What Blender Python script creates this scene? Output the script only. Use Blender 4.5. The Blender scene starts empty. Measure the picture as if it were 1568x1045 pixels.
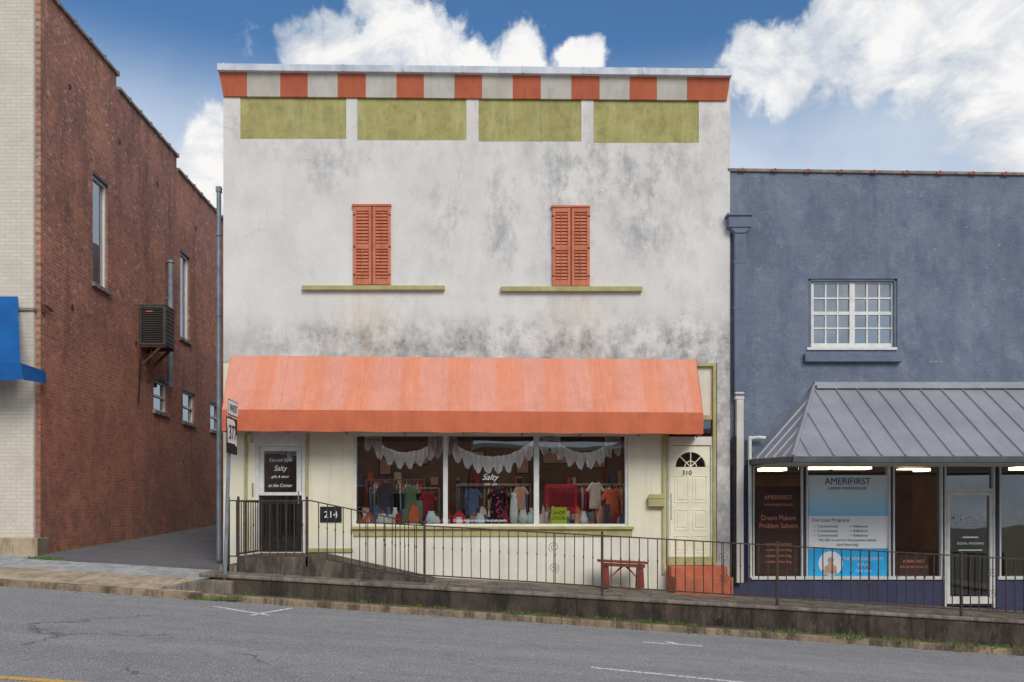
import bpy, bmesh, math, random
from mathutils import Vector, Matrix
random.seed(7)
F=1248.0; D=16.0; VX=750.0; HY=790.0; EYE=1.7
scene=bpy.context.scene
def lin(c):
    c=c/255.0
    return c/12.92 if c<=0.04045 else ((c+0.055)/1.055)**2.4
def S(r,g,b,k=1.1): return (min(lin(r)*k,.9),min(lin(g)*k,.9),min(lin(b)*k,.9),1)
def W(px,py,y=0.0):
    d=D+y
    return (( px-VX)*d/F, y, (HY-py)*d/F)
def X(px,y=0.0): return (px-VX)*(D+y)/F
def Zp(py,y=0.0): return (HY-py)*(D+y)/F
def zs(x): return -1.268-0.0574*x
def zr(x): return -1.737-0.0685*x
def G(px,py):
    d=1.737*F/((py-HY)-0.0685*(px-VX))
    x=(px-VX)*d/F
    return (x,d-D,zr(x))
# ---------------------------------------------------------------- node helper
class NT:
    def __init__(s,nt): s.nt=nt
    def n(s,t,**k):
        o=s.nt.nodes.new(t)
        for a,b in k.items(): setattr(o,a,b)
        return o
    def l(s,a,b):
        if isinstance(a,(int,float)):
            b.default_value=a if b.type=='VALUE' else (a,a,a)
        elif isinstance(a,(tuple,list)):
            v=tuple(a)
            if b.type=='VECTOR': v=v[:3]
            b.default_value=v
        else: s.nt.links.new(a,b)
    def noise(s,vec,scale=5,detail=4,rough=.55,dist=0):
        o=s.n('ShaderNodeTexNoise'); s.l(vec,o.inputs['Vector'])
        o.inputs['Scale'].default_value=scale;o.inputs['Detail'].default_value=detail
        o.inputs['Roughness'].default_value=rough;o.inputs['Distortion'].default_value=dist
        return o.outputs['Fac']
    def mapr(s,v,a,b,c=0.,d=1.,smooth=False):
        o=s.n('ShaderNodeMapRange')
        if smooth:o.interpolation_type='SMOOTHSTEP'
        s.l(v,o.inputs[0])
        for i,q in enumerate((a,b,c,d)): o.inputs[i+1].default_value=q
        return o.outputs[0]
    def math(s,op,a,b=0.,clamp=False):
        o=s.n('ShaderNodeMath',operation=op); o.use_clamp=clamp
        s.l(a,o.inputs[0]); s.l(b,o.inputs[1]); return o.outputs[0]
    def mix(s,f,a,b,blend='MIX'):
        o=s.n('ShaderNodeMix',data_type='RGBA',blend_type=blend)
        s.l(f,o.inputs[0]); s.l(a,o.inputs[6]); s.l(b,o.inputs[7]); return o.outputs[2]
    def scalev(s,vec,sc):
        o=s.n('ShaderNodeVectorMath',operation='MULTIPLY'); s.l(vec,o.inputs[0]); o.inputs[1].default_value=sc; return o.outputs[0]
    def pos(s): return s.n('ShaderNodeNewGeometry').outputs['Position']
    def sep(s,v):
        o=s.n('ShaderNodeSeparateXYZ'); s.l(v,o.inputs[0]); return o.outputs
    def comb(s,x,y,z=0.):
        o=s.n('ShaderNodeCombineXYZ'); s.l(x,o.inputs[0]);s.l(y,o.inputs[1]);s.l(z,o.inputs[2]); return o.outputs[0]
    def bump(s,h,strength=.3,dist=.01):
        o=s.n('ShaderNodeBump'); s.l(h,o.inputs['Height']); o.inputs['Strength'].default_value=strength; o.inputs['Distance'].default_value=dist
        return o.outputs[0]
def newmat(name):
    m=bpy.data.materials.new(name); m.use_nodes=True
    t=NT(m.node_tree); b=m.node_tree.nodes['Principled BSDF']
    b.inputs['Specular IOR Level'].default_value=.3
    return m,t,b
def mat(name,c1,c2=None,scale=6,rough=.75,metal=0,bump=.15,bscale=60,emit=0,streak=0):
    m,t,b=newmat(name)
    p=t.pos()
    if c2 is None: c2=tuple(v*.78 for v in c1[:3])+(1,)
    nz=t.noise(p,scale,6,.6)
    col=t.mix(t.mapr(nz,.38,.68),c1,c2)
    if streak:
        s2=t.noise(t.scalev(p,(7,7,.5)),1.2,5,.6)
        col=t.mix(t.math('MULTIPLY',t.mapr(s2,.5,.75),streak),col,tuple(v*.45 for v in c1[:3])+(1,))
    t.l(col,b.inputs['Base Color'])
    b.inputs['Roughness'].default_value=rough; b.inputs['Metallic'].default_value=metal
    if bump: t.l(t.bump(t.noise(p,bscale,4,.6),bump,.01),b.inputs['Normal'])
    if emit:
        t.l(c1,b.inputs['Emission Color']); b.inputs['Emission Strength'].default_value=emit
    return m
# ---------------------------------------------------------------- mesh builder
def empty(name):
    e=bpy.data.objects.new(name,None); scene.collection.objects.link(e); return e
class MB:
    def __init__(s): s.v=[];s.f=[]
    def add(s,vs,fs):
        o=len(s.v); s.v+= [(x,y,z+EYE) for x,y,z in vs]; s.f+=[tuple(i+o for i in f) for f in fs]; return s
    def box(s,x0,x1,y0,y1,z0,z1):
        return s.add([(x0,y0,z0),(x1,y0,z0),(x1,y1,z0),(x0,y1,z0),(x0,y0,z1),(x1,y0,z1),(x1,y1,z1),(x0,y1,z1)],
          [(0,1,2,3),(4,7,6,5),(0,4,5,1),(1,5,6,2),(2,6,7,3),(3,7,4,0)])
    def pb(s,px0,py0,px1,py1,yf=0.,dep=.05):
        a=W(px0,py0,yf);b=W(px1,py1,yf)
        return s.box(a[0],b[0],yf,yf+dep,b[2],a[2])
    def poly(s,pts,dv):
        n=len(pts); q=[(p[0]+dv[0],p[1]+dv[1],p[2]+dv[2]) for p in pts]
        fs=[tuple(range(n)),tuple(range(2*n-1,n-1,-1))]+[(i,(i+1)%n,(i+1)%n+n,i+n) for i in range(n)]
        return s.add(list(pts)+q,fs)
    def pp(s,pts,yf=0.,dep=.05): return s.poly([W(a,b,yf) for a,b in pts],(0,dep,0))
    def tube(s,a,b,r,n=8):
        a=Vector(a);b=Vector(b);d=(b-a).normalized()
        u=d.orthogonal().normalized();w=d.cross(u)
        vs=[]
        for p in(a,b):
            for i in range(n):
                t=2*math.pi*i/n; vs.append(tuple(p+u*math.cos(t)*r+w*math.sin(t)*r))
        fs=[(i,(i+1)%n,(i+1)%n+n,i+n) for i in range(n)]+[tuple(range(n)),tuple(range(n,2*n))]
        return s.add(vs,fs)
    def path(s,pts,r,n=6):
        for a,b in zip(pts,pts[1:]): s.tube(a,b,r,n)
        return s
    def lathe(s,c,prof,n=14):
        vs=[];k=len(prof)
        for r,z in prof:
            for i in range(n):
                t=2*math.pi*i/n; vs.append((c[0]+r*math.cos(t),c[1]+r*math.sin(t),c[2]+z))
        fs=[(j*n+i,j*n+(i+1)%n,(j+1)*n+(i+1)%n,(j+1)*n+i) for j in range(k-1) for i in range(n)]
        fs+=[tuple(range(n)),tuple(range((k-1)*n,k*n))]
        return s.add(vs,fs)
    def grid(s,us,zs_,holes,f):
        us=sorted(set(us)|{h[0] for h in holes if us[0]<h[0]<us[-1]}|{h[1] for h in holes if us[0]<h[1]<us[-1]})
        z=sorted(set(zs_)|{h[2] for h in holes if zs_[0]<h[2]<zs_[-1]}|{h[3] for h in holes if zs_[0]<h[3]<zs_[-1]})
        def solid(i,j):
            if i<0 or j<0 or i>=len(us)-1 or j>=len(z)-1: return False
            cu=(us[i]+us[i+1])/2; cz=(z[j]+z[j+1])/2
            return not any(h[0]<cu<h[1] and h[2]<cz<h[3] for h in holes)
        for i in range(len(us)-1):
            for j in range(len(z)-1):
                if not solid(i,j): continue
                a,b,c,d=us[i],us[i+1],z[j],z[j+1]
                P=[f(a,c,0),f(b,c,0),f(b,d,0),f(a,d,0),f(a,c,1),f(b,c,1),f(b,d,1),f(a,d,1)]
                fs=[(0,1,2,3),(7,6,5,4)]
                if not solid(i-1,j): fs.append((0,3,7,4))
                if not solid(i+1,j): fs.append((1,5,6,2))
                if not solid(i,j-1): fs.append((0,4,5,1))
                if not solid(i,j+1): fs.append((3,2,6,7))
                s.add(P,fs)
        return s
    def wall(s,px0,py0,px1,py1,holes,yf,dep):
        hs=[(X(h[0],yf),X(h[2],yf),Zp(h[3],yf),Zp(h[1],yf)) for h in holes]
        return s.grid([X(px0,yf),X(px1,yf)],[Zp(py1,yf),Zp(py0,yf)],hs,lambda u,z,k:(u,yf+dep*k,z))
    def done(s,name,m,parent=None,bevel=0,smooth=False):
        me=bpy.data.meshes.new(name); me.from_pydata(s.v,[],s.f); me.materials.append(m)
        bm=bmesh.new(); bm.from_mesh(me); bmesh.ops.remove_doubles(bm,verts=bm.verts,dist=1e-5) if smooth else None
        bmesh.ops.recalc_face_normals(bm,faces=bm.faces); bm.to_mesh(me); bm.free()
        if smooth:
            for p in me.polygons:p.use_smooth=True
        o=bpy.data.objects.new(name,me); scene.collection.objects.link(o)
        if parent:o.parent=parent
        if bevel:
            b=o.modifiers.new('bev','BEVEL');b.width=bevel;b.segments=2;b.limit_method='ANGLE'
        return o
def text(s,px,py,hpx,m,parent,y=0.,name='lettering',rot=(math.pi/2,0,0),loc=None,shear=0,align='CENTER',sx=1.):
    c=bpy.data.curves.new(name,'FONT'); c.body=s; c.size=hpx*(D+y)/F/.7; c.extrude=.001; c.align_x=align; c.shear=shear
    c.materials.append(m)
    o=bpy.data.objects.new(name,c); scene.collection.objects.link(o)
    p=loc or W(px,py,y); o.location=(p[0],p[1],p[2]+EYE); o.rotation_euler=rot; o.scale=(sx,1,1); o.parent=parent
    return o
# ================================================================= MATERIALS
def stucco_white():
    m,t,b=newmat('white_stucco'); p=t.pos(); x,y,z=t.sep(p)
    zz=t.math('SUBTRACT',z,EYE)
    base=t.mix(t.mapr(t.noise(p,.9,8,.62),.35,.7),S(220,215,209),S(205,200,194))
    fine=t.noise(p,9,8,.7); mid=t.noise(t.scalev(p,(1,1,.6)),2.2,9,.72)
    mid2=t.noise(t.scalev(p,(1.3,1.3,.8)),1.5,9,.74)
    big=t.noise(t.scalev(p,(1,1,.6)),.55,3,.5)
    right=t.mapr(x,-4.,2.0,.35,1.)
    g=t.math('MULTIPLY',t.math('MULTIPLY',t.mapr(big,.40,.62),t.mapr(mid,.46,.64)),right)
    col=t.mix(t.math('MULTIPLY',g,.40),base,S(152,151,152))
    g2=t.math('MULTIPLY',t.mapr(mid2,.50,.64),t.mapr(fine,.38,.60))
    col=t.mix(t.math('MULTIPLY',g2,t.math('MULTIPLY',right,.36)),col,S(150,149,150))
    # repaired / roller patches
    vp=t.n('ShaderNodeTexVoronoi',feature='SMOOTH_F1'); vp.inputs['Scale'].default_value=.75; t.l(t.scalev(p,(1,1,.8)),vp.inputs['Vector'])
    vc=t.sep(vp.outputs['Color'])[0]
    col=t.mix(t.mapr(vc,.2,.8,0,.14),col,S(240,236,230))
    st=t.noise(t.scalev(p,(2.6,2.6,.45)),1.4,8,.68)
    col=t.mix(t.math('MULTIPLY',t.mapr(st,.54,.74),.20),col,S(165,161,156))
    for (px,py,rx,rz) in ((945,250,1.9,1.0),(860,300,.7,1.1),(985,330,.8,1.2),(770,330,.5,1.4),(500,250,.8,.7),(690,320,.4,1.3)):
        ex=t.math('DIVIDE',t.math('SUBTRACT',x,X(px)),rx); ez=t.math('DIVIDE',t.math('SUBTRACT',zz,Zp(py)),rz)
        d2=t.math('ADD',t.math('MULTIPLY',ex,ex),t.math('MULTIPLY',ez,ez))
        k=t.math('MULTIPLY',t.mapr(d2,1.,.0),t.mapr(mid2,.46,.62))
        col=t.mix(t.math('MULTIPLY',k,.6),col,S(138,138,141))
    band=t.mapr(zz,4.15,3.45,0,1,True)
    n2=t.noise(t.scalev(p,(1.5,1.5,1.1)),1.3,9,.72)
    w=t.math('MULTIPLY',band,t.mapr(n2,.43,.60))
    w=t.math('MULTIPLY',w,t.mapr(fine,.34,.58,.45,1))
    w=t.math('MULTIPLY',w,t.mapr(x,-4.9,-2.5,.4,1))
    col=t.mix(t.math('MULTIPLY',w,.85),col,S(112,112,113))
    thin=t.math('MULTIPLY',t.mapr(zz,3.7,3.12,0,1),t.mapr(t.noise(p,3,6,.75),.38,.58))
    col=t.mix(t.math('MULTIPLY',thin,.4),col,S(135,132,126))
    col=t.mix(t.math('MULTIPLY',t.mapr(zz,6.6,7.6),t.math('MULTIPLY',t.mapr(n2,.5,.65),.4)),col,S(150,146,138))
    for px in (556,880):
        dx=t.math('ABSOLUTE',t.math('SUBTRACT',x,X(px)))
        mk=t.math('MULTIPLY',t.mapr(dx,.8,.1),t.math('MULTIPLY',t.mapr(zz,4.5,4.3),t.mapr(zz,2.9,4.0,.7,1)))
        rs=t.noise(t.scalev(p,(4,4,.8)),1.5,7,.68)
        col=t.mix(t.math('MULTIPLY',t.math('MULTIPLY',mk,t.mapr(rs,.42,.66)),.5),col,S(206,176,140))
    v=t.n('ShaderNodeTexVoronoi',feature='DISTANCE_TO_EDGE'); v.inputs['Scale'].default_value=.55
    wp=t.n('ShaderNodeVectorMath',operation='ADD'); t.l(p,wp.inputs[0])
    nn=t.n('ShaderNodeTexNoise'); t.l(p,nn.inputs['Vector']); nn.inputs['Scale'].default_value=1.5; nn.inputs['Detail'].default_value=6
    t.l(nn.outputs['Color'],wp.inputs[1]); t.l(wp.outputs[0],v.inputs['Vector'])
    ck=t.math('MULTIPLY',t.mapr(v.outputs['Distance'],.006,.0),t.mapr(t.noise(p,.7,2),.5,.6))
    col=t.mix(t.math('MULTIPLY',ck,.35),col,S(120,118,115))
    t.l(col,b.inputs['Base Color']); b.inputs['Roughness'].default_value=.9
    t.l(t.bump(t.math('ADD',t.noise(p,3,6,.7),t.math('MULTIPLY',t.noise(p,40,4),.3)),.4,.03),b.inputs['Normal'])
    return m
M_ST=stucco_white()
def stucco_blue():
    m,t,b=newmat('blue_stucco'); p=t.pos(); x,y,z=t.sep(p)
    col=t.mix(t.mapr(t.noise(p,.8,8,.65),.35,.68),S(122,130,146),S(104,112,128))
    col=t.mix(t.math('MULTIPLY',t.mapr(t.noise(t.scalev(p,(1.3,1.3,.7)),1.5,9,.74),.46,.64),.6),col,S(88,98,120))
    col=t.mix(t.math('MULTIPLY',t.mapr(t.noise(p,2.0,9,.75),.52,.66),.45),col,S(144,150,162))
    col=t.mix(t.math('MULTIPLY',t.mapr(t.noise(t.scalev(p,(6,6,.5)),1.2,6,.65),.54,.72),.35),col,S(84,92,112))
    col=t.mix(t.math('MULTIPLY',t.mapr(t.noise(p,14,3,.6),.66,.72),.5),col,S(160,166,178))
    t.l(col,b.inputs['Base Color']); b.inputs['Roughness'].default_value=.88
    t.l(t.bump(t.math('ADD',t.noise(p,4,8,.75),t.math('MULTIPLY',t.noise(p,30,4),.5)),.9,.04),b.inputs['Normal'])
    return m
M_BL=stucco_blue()
def brick(name,axis,c1,c2,mort,painted=False):
    m,t,b=newmat(name); p=t.pos(); x,y,z=t.sep(p)
    v=t.comb(y if axis=='x' else x,z,0)
    br=t.n('ShaderNodeTexBrick'); t.l(v,br.inputs['Vector'])
    br.inputs['Scale'].default_value=1.; br.inputs['Brick Width'].default_value=.215; br.inputs['Row Height'].default_value=.075
    br.inputs['Mortar Size'].default_value=.007; br.inputs['Mortar Smooth'].default_value=.3; br.inputs['Bias'].default_value=-.1
    t.l(c1,br.inputs['Color1']);t.l(c2,br.inputs['Color2']);t.l(mort,br.inputs['Mortar'])
    col=br.outputs['Color']; zz=t.math('SUBTRACT',z,EYE)
    if not painted:
        col=t.mix(t.math('MULTIPLY',t.mapr(t.noise(p,.6,6,.6),.42,.65),.5),col,S(118,80,74))
        col=t.mix(t.math('MULTIPLY',t.mapr(t.noise(p,1.3,6,.6),.48,.68),.55),col,S(188,130,104))
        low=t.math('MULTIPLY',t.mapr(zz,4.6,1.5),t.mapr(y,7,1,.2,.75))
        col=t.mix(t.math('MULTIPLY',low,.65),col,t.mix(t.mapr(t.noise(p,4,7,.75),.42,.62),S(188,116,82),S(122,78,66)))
        sp=t.math('MULTIPLY',t.mapr(t.noise(t.scalev(p,(1,1,1.6)),5,7,.8),.55,.66),t.mapr(zz,1.5,5.0,.2,.85))
        col=t.mix(sp,col,S(208,186,172))
        dk=t.math('MULTIPLY',t.mapr(t.noise(t.scalev(p,(1,1,2)),7,5,.7),.56,.66),.7)
        col=t.mix(dk,col,S(92,64,60))
        run=t.math('MULTIPLY',t.mapr(t.noise(t.scalev(p,(1,1.6,.25)),1.3,7,.7),.50,.68),t.mapr(zz,2,9,.35,.75))
        col=t.mix(run,col,S(96,70,66))
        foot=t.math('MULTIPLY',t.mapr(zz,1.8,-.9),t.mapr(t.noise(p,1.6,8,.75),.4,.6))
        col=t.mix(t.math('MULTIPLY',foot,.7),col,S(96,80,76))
    else:
        col=t.mix(t.math('MULTIPLY',t.mapr(t.noise(p,1.5,7,.65),.48,.66),.45),col,S(186,174,158))
        col=t.mix(t.math('MULTIPLY',t.mapr(t.noise(p,9,4,.7),.66,.72),.6),col,S(160,132,118))
    t.l(col,b.inputs['Base Color']); b.inputs['Roughness'].default_value=.95
    h=t.math('SUBTRACT',t.math('MULTIPLY',t.noise(p,25,4),.4),br.outputs['Fac'])
    t.l(t.bump(h,.35 if painted else .6,.012),b.inputs['Normal'])
    return m
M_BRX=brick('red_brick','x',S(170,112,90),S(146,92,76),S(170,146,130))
M_BRY=brick('red_brick_front','y',S(160,104,84),S(140,86,70),S(160,136,120))
M_PIL=brick('painted_brick','y',S(208,200,186),S(202,193,178),S(190,180,164),True)
def awn():
    m,t,b=newmat('striped_canvas'); p=t.pos(); x,y,z=t.sep(p)
    xw_=t.math('ADD',x,t.math('MULTIPLY',t.noise(t.scalev(p,(1,0,0)),.9,2),.5))
    s=t.math('ABSOLUTE',t.math('SUBTRACT',t.math('FRACT',t.math('DIVIDE',t.math('ADD',xw_,50.1),.93)),.5))
    st=t.mapr(s,.19,.27)
    col=t.mix(st,S(220,140,110),S(218,150,130))
    col=t.mix(t.math('MULTIPLY',t.mapr(t.noise(t.scalev(p,(2,1,1)),1.5,6,.65),.45,.7),.4),col,S(212,144,120))
    col=t.mix(t.math('MULTIPLY',t.mapr(t.noise(t.scalev(p,(8,.7,.7)),1.5,5,.6),.52,.75),.4),col,S(226,172,152))
    seam=t.math('ABSOLUTE',t.math('SUBTRACT',t.math('FRACT',t.math('DIVIDE',t.math('ADD',x,50.3),1.52)),.5))
    col=t.mix(t.mapr(seam,.006,.002,0,.45),col,S(184,108,82))
    grime=t.math('MULTIPLY',t.mapr(t.noise(p,2.2,7,.7),.45,.64),t.mapr(z,EYE+3.2,EYE+2.0,.15,.4))
    col=t.mix(grime,col,S(182,120,98))
    t.l(col,b.inputs['Base Color']); b.inputs['Roughness'].default_value=.9; b.inputs['Specular IOR Level'].default_value=.1
    wr=t.math('ADD',t.noise(t.scalev(p,(2,.6,.6)),2,3),t.math('MULTIPLY',t.noise(t.scalev(p,(3,1.5,1.5)),3.5,5,.6,.8),.5))
    t.l(t.bump(wr,.7,.07),b.inputs['Normal']); return m
M_AW=awn()
M_VAL=mat('orange_canvas',S(204,112,78),S(190,100,70),2.5,.85,streak=.2)
M_OR=mat('orange_paint',S(198,108,76),S(180,96,70),2,.8,streak=.4)
M_ORW=mat('offwhite_paint',S(206,201,191),S(188,182,170),2,.8,streak=.35)
def olive():
    m,t,b=newmat('olive_paint'); p=t.pos(); 
    col=t.mix(t.mapr(t.noise(p,1.3,8,.7),.36,.66),S(174,166,106),S(152,145,92))
    col=t.mix(t.math('MULTIPLY',t.mapr(t.noise(p,2.4,9,.78),.48,.62),.55),col,S(126,120,80))
    col=t.mix(t.math('MULTIPLY',t.mapr(t.noise(t.scalev(p,(4,4,.6)),1.5,6,.7),.50,.68),.5),col,S(190,184,136))
    t.l(col,b.inputs['Base Color']); b.inputs['Roughness'].default_value=.9
    t.l(t.bump(t.noise(p,12,6,.7),.4,.02),b.inputs['Normal']); return m
M_OL=olive()
M_OLT=mat('olive_trim',S(178,170,120),S(158,150,102),4,.75,streak=.3)
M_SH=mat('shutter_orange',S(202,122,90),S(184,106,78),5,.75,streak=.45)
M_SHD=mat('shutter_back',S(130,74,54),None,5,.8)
M_COP=mat('metal_coping',S(205,210,216),S(170,176,184),3,.5,bump=.05,streak=.35)
M_CR=mat('cream_wall_paint',S(228,221,196),S(216,208,182),1.3,.8,streak=.2,bump=.25,bscale=30)
M_CRW=mat('lower_wall_paint',S(226,221,206),S(210,204,186),1.3,.8,streak=.25,bump=.25,bscale=30)
M_CRD=mat('cream_door_paint',S(232,226,200),S(220,213,186),3,.55,streak=.12)
M_WH=mat('white_frame_paint',S(218,217,212),S(198,197,190),6,.5)
M_BLK=mat('black_metal',S(34,32,32),S(44,40,38),8,.5)
M_FEN=mat('fence_iron',S(56,48,44),S(88,66,50),14,.6,bump=.2)
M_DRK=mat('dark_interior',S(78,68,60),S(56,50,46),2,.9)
M_INW=mat('interior_wall',S(124,108,92),S(98,86,76),1.5,.9)
M_NAV=mat('navy_paint',S(66,70,98),S(56,60,86),3,.6,streak=.2)
M_BLT=mat('blue_grey_metal',S(104,114,132),S(84,96,114),3,.6)
M_PIPE=mat('galvanised_pipe',S(140,146,152),S(112,118,124),4,.5,.3)
M_ROOFM=mat('metal_roofing',S(160,160,164),S(144,144,150),1.2,.45,.3,bump=.03,streak=.2)
M_GUT=mat('gutter_metal',S(88,90,96),S(72,74,80),3,.5,.2)
M_RUST=mat('rusty_iron',S(105,60,46),S(70,46,40),12,.8)
M_AC=mat('ac_casing',S(88,82,78),S(68,64,60),3,.6)
M_ACD=mat('ac_grille',S(36,34,34),None,5,.7)
M_TILE=mat('terracotta_tile',S(160,112,98),S(120,86,76),8,.7)
M_COPG=mat('stone_coping',S(150,138,128),S(104,94,88),5,.85,streak=.3)
M_BAW=mat('blue_canvas',S(10,90,155),S(8,74,132),2,.6)
M_TEAL=mat('teal_frame',S(30,74,78),None,4,.5)
M_BENCH=mat('bench_wood',S(140,66,52),S(104,50,42),9,.6)
M_STEPO=mat('orange_step_paint',S(196,112,80),S(160,90,66),3,.85,streak=.45)
M_PAPER=mat('white_print',S(232,236,240),S(224,230,236),3,.6,bump=0)
M_TXW=mat('white_lettering',S(228,228,228),S(220,220,220),3,.6,bump=0)
M_TXB=mat('blue_lettering',S(60,80,120),None,3,.6,bump=0)
M_TXG=mat('brown_lettering',S(215,140,116),None,3,.6,bump=0)
M_TUBE=mat('fluorescent_tube',(1,.86,.5,1),(1,.86,.5,1),3,.5,bump=0,emit=6)
M_PANEL=mat('added_panel_glow',(1,.93,.82,1),(1,.93,.82,1),3,.5,bump=0,emit=6)  # glow of the fill panels added inside the main shop
M_LACE=mat('white_lace',S(244,240,232,1.3),S(222,214,204,1.2),20,.9,bump=.5,bscale=90)
def glass(name,base=.07,tint=(.95,.96,.96,1)):
    m=bpy.data.materials.new(name); m.use_nodes=True; t=NT(m.node_tree)
    m.node_tree.nodes.clear()
    o=t.n('ShaderNodeOutputMaterial'); mx=t.n('ShaderNodeMixShader'); tr=t.n('ShaderNodeBsdfTransparent'); gl=t.n('ShaderNodeBsdfGlossy')
    tr.inputs[0].default_value=tint; gl.inputs['Roughness'].default_value=.01; gl.inputs['Color'].default_value=(.95,.97,1,1)
    fr=t.n('ShaderNodeFresnel'); fr.inputs[0].default_value=1.5
    t.l(t.math('ADD',fr.outputs[0],base,True),mx.inputs[0])
    t.l(t.bump(t.noise(t.pos(),.9,1),.08,.05),gl.inputs['Normal'])
    t.nt.links.new(tr.outputs[0],mx.inputs[1]); t.nt.links.new(gl.outputs[0],mx.inputs[2]); t.nt.links.new(mx.outputs[0],o.inputs[0])
    return m
M_GL=glass('shop_glass',.05); M_GLD=glass('dark_glass',.12,(.5,.53,.55,1)); M_GLU=glass('upper_glass',.3,(.5,.55,.58,1))
def asphalt(name,c1,c2,crack=.8):
    m,t,b=newmat(name); p=t.pos(); x,y,z=t.sep(p)
    col=t.mix(t.mapr(t.noise(t.scalev(p,(.22,1.5,1)),.9,8,.65),.36,.64),c1,c2)
    tr=t.noise(t.comb(t.math('MULTIPLY',x,.05),y),1.1,3,.6)
    col=t.mix(t.mapr(tr,.45,.6,0,.45),col,tuple(v*.68 for v in c1[:3])+(1,))
    sp=t.noise(p,60,3,.8)
    col=t.mix(t.mapr(sp,.5,.66,0,.75),col,tuple(min(.8,v*2.1) for v in c1[:3])+(1,))
    col=t.mix(t.mapr(sp,.5,.34,0,.7),col,tuple(v*.35 for v in c1[:3])+(1,))
    col=t.mix(t.math('MULTIPLY',t.mapr(t.noise(p,2.5,8,.75),.5,.66),.35),col,tuple(v*.6 for v in c1[:3])+(1,))
    v=t.n('ShaderNodeTexVoronoi',feature='DISTANCE_TO_EDGE'); v.inputs['Scale'].default_value=.33
    wp=t.n('ShaderNodeVectorMath',operation='ADD'); t.l(p,wp.inputs[0])
    nn=t.n('ShaderNodeTexNoise'); t.l(p,nn.inputs['Vector']); nn.inputs['Scale'].default_value=1.3; nn.inputs['Detail'].default_value=9; nn.inputs['Roughness'].default_value=.7
    t.l(nn.outputs['Color'],wp.inputs[1]); t.l(wp.outputs[0],v.inputs['Vector'])
    ck=t.math('MULTIPLY',t.mapr(v.outputs['Distance'],.008,.002),t.mapr(t.noise(p,.5,2),.50,.57))
    ck=t.math('MULTIPLY',ck,t.mapr(x,1.,-4,.25,1))
    col=t.mix(t.math('MULTIPLY',ck,crack),col,tuple(v*.3 for v in c1[:3])+(1,))
    t.l(col,b.inputs['Base Color']); b.inputs['Roughness'].default_value=.95
    b.inputs['Specular IOR Level'].default_value=.15
    t.l(t.bump(t.math('SUBTRACT',sp,ck),.6,.012),b.inputs['Normal']); return m
M_RD=asphalt('road_asphalt',S(146,144,143),S(128,126,126),.7)
M_AL=asphalt('alley_asphalt',S(112,110,112),S(94,92,94),.4)
def conc(name,c1,c2,dark,amt=.5,jx=0,lightstreak=0):
    m,t,b=newmat(name); p=t.pos(); x,y,z=t.sep(p)
    col=t.mix(t.mapr(t.noise(p,1.6,8,.68),.38,.64),c1,c2)
    col=t.mix(t.math('MULTIPLY',t.mapr(t.noise(t.scalev(p,(3,3,.8)),1.3,9,.75),.45,.58),amt),col,dark)
    if lightstreak:
        n=t.noise(t.scalev(p,(2.2,2.2,.9)),1.1,9,.78)
        col=t.mix(t.math('MULTIPLY',t.mapr(n,.55,.64),lightstreak),col,tuple(min(.7,v*2.0) for v in c1[:3])+(1,))
    col=t.mix(t.mapr(t.noise(p,50,4,.7),.55,.75,0,.3),col,tuple(v*.4 for v in c1[:3])+(1,))
    if jx:
        j=t.math('ABSOLUTE',t.math('SUBTRACT',t.math('FRACT',t.math('DIVIDE',x,jx)),.5))
        col=t.mix(t.mapr(j,.008,.003,0,.75),col,tuple(v*.25 for v in c1[:3])+(1,))
    t.l(col,b.inputs['Base Color']); b.inputs['Roughness'].default_value=.95
    t.l(t.bump(t.noise(p,18,8,.75),.7,.03),b.inputs['Normal']); return m
M_CW=conc('stained_concrete_wall',S(86,76,66),S(66,58,52),S(44,40,37),.85,3.0,.5)
M_CC=conc('concrete_cap',S(146,134,122),S(116,106,96),S(76,68,62),.7,1.5)
M_RAMP=conc('ramp_concrete',S(112,102,92),S(86,78,70),S(54,50,46),.8,1.5,.3)
M_CA=conc('apron_concrete',S(182,180,178),S(160,158,156),S(120,116,110),.5)
M_CT=conc('tan_concrete',S(190,172,144),S(170,152,128),S(124,108,90),.6,1.6)
M_KB=conc('kerb_concrete',S(160,140,114),S(128,112,92),S(68,60,52),.85,2.4)
M_GR=mat('grass_blades',S(104,128,56),S(68,90,38),30,.8,bump=0)
M_SOIL=mat('soil',S(98,88,68),S(72,72,50),5,.95)
def worn(name,c):
    m,t,b=newmat(name); p=t.pos()
    col=t.mix(t.mapr(t.noise(p,22,6,.8),.48,.56),c,S(140,136,132)); t.l(col,b.inputs['Base Color']); b.inputs['Roughness'].default_value=.9; return m
M_LP=worn('road_paint_white',S(226,224,220)); M_YP=worn('road_paint_yellow',S(224,168,50))

# ================================================================= GROUND
g=MB(); xs=[-400,-60,60,400]; ys=[-400,-22,-1.0,14,400]
def zg(x): return zr(max(-60,min(60,x)))-.45
vs=[(x,y,zg(x)) for y in ys for x in xs]; fs=[(j*4+i,j*4+i+1,(j+1)*4+i+1,(j+1)*4+i) for j in range(4) for i in range(3)]
g.add(vs,fs).done('ground',conc('ground_earth',S(120,112,92),S(96,98,70),S(70,70,50)))
r=MB(); r.add([(-60,-2.37,zr(-60)),(60,-2.37,zr(60)),(60,-18,zr(60)),(-60,-18,zr(-60))],[(0,1,2,3)]).done('road',M_RD)
mk=empty('road_markings')
def stroke(a,b,w,m,name,lift=.004):
    A=Vector(G(*a));B=Vector(G(*b)); d=(B-A); n=Vector((-d.y,d.x,0)).normalized()*w/2
    pts=[A-n,B-n,B+n,A+n]; pts=[(p.x,p.y,zr(p.x)+lift) for p in pts]
    MB().add(pts,[(0,1,2,3)]).done(name,m,mk)
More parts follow.
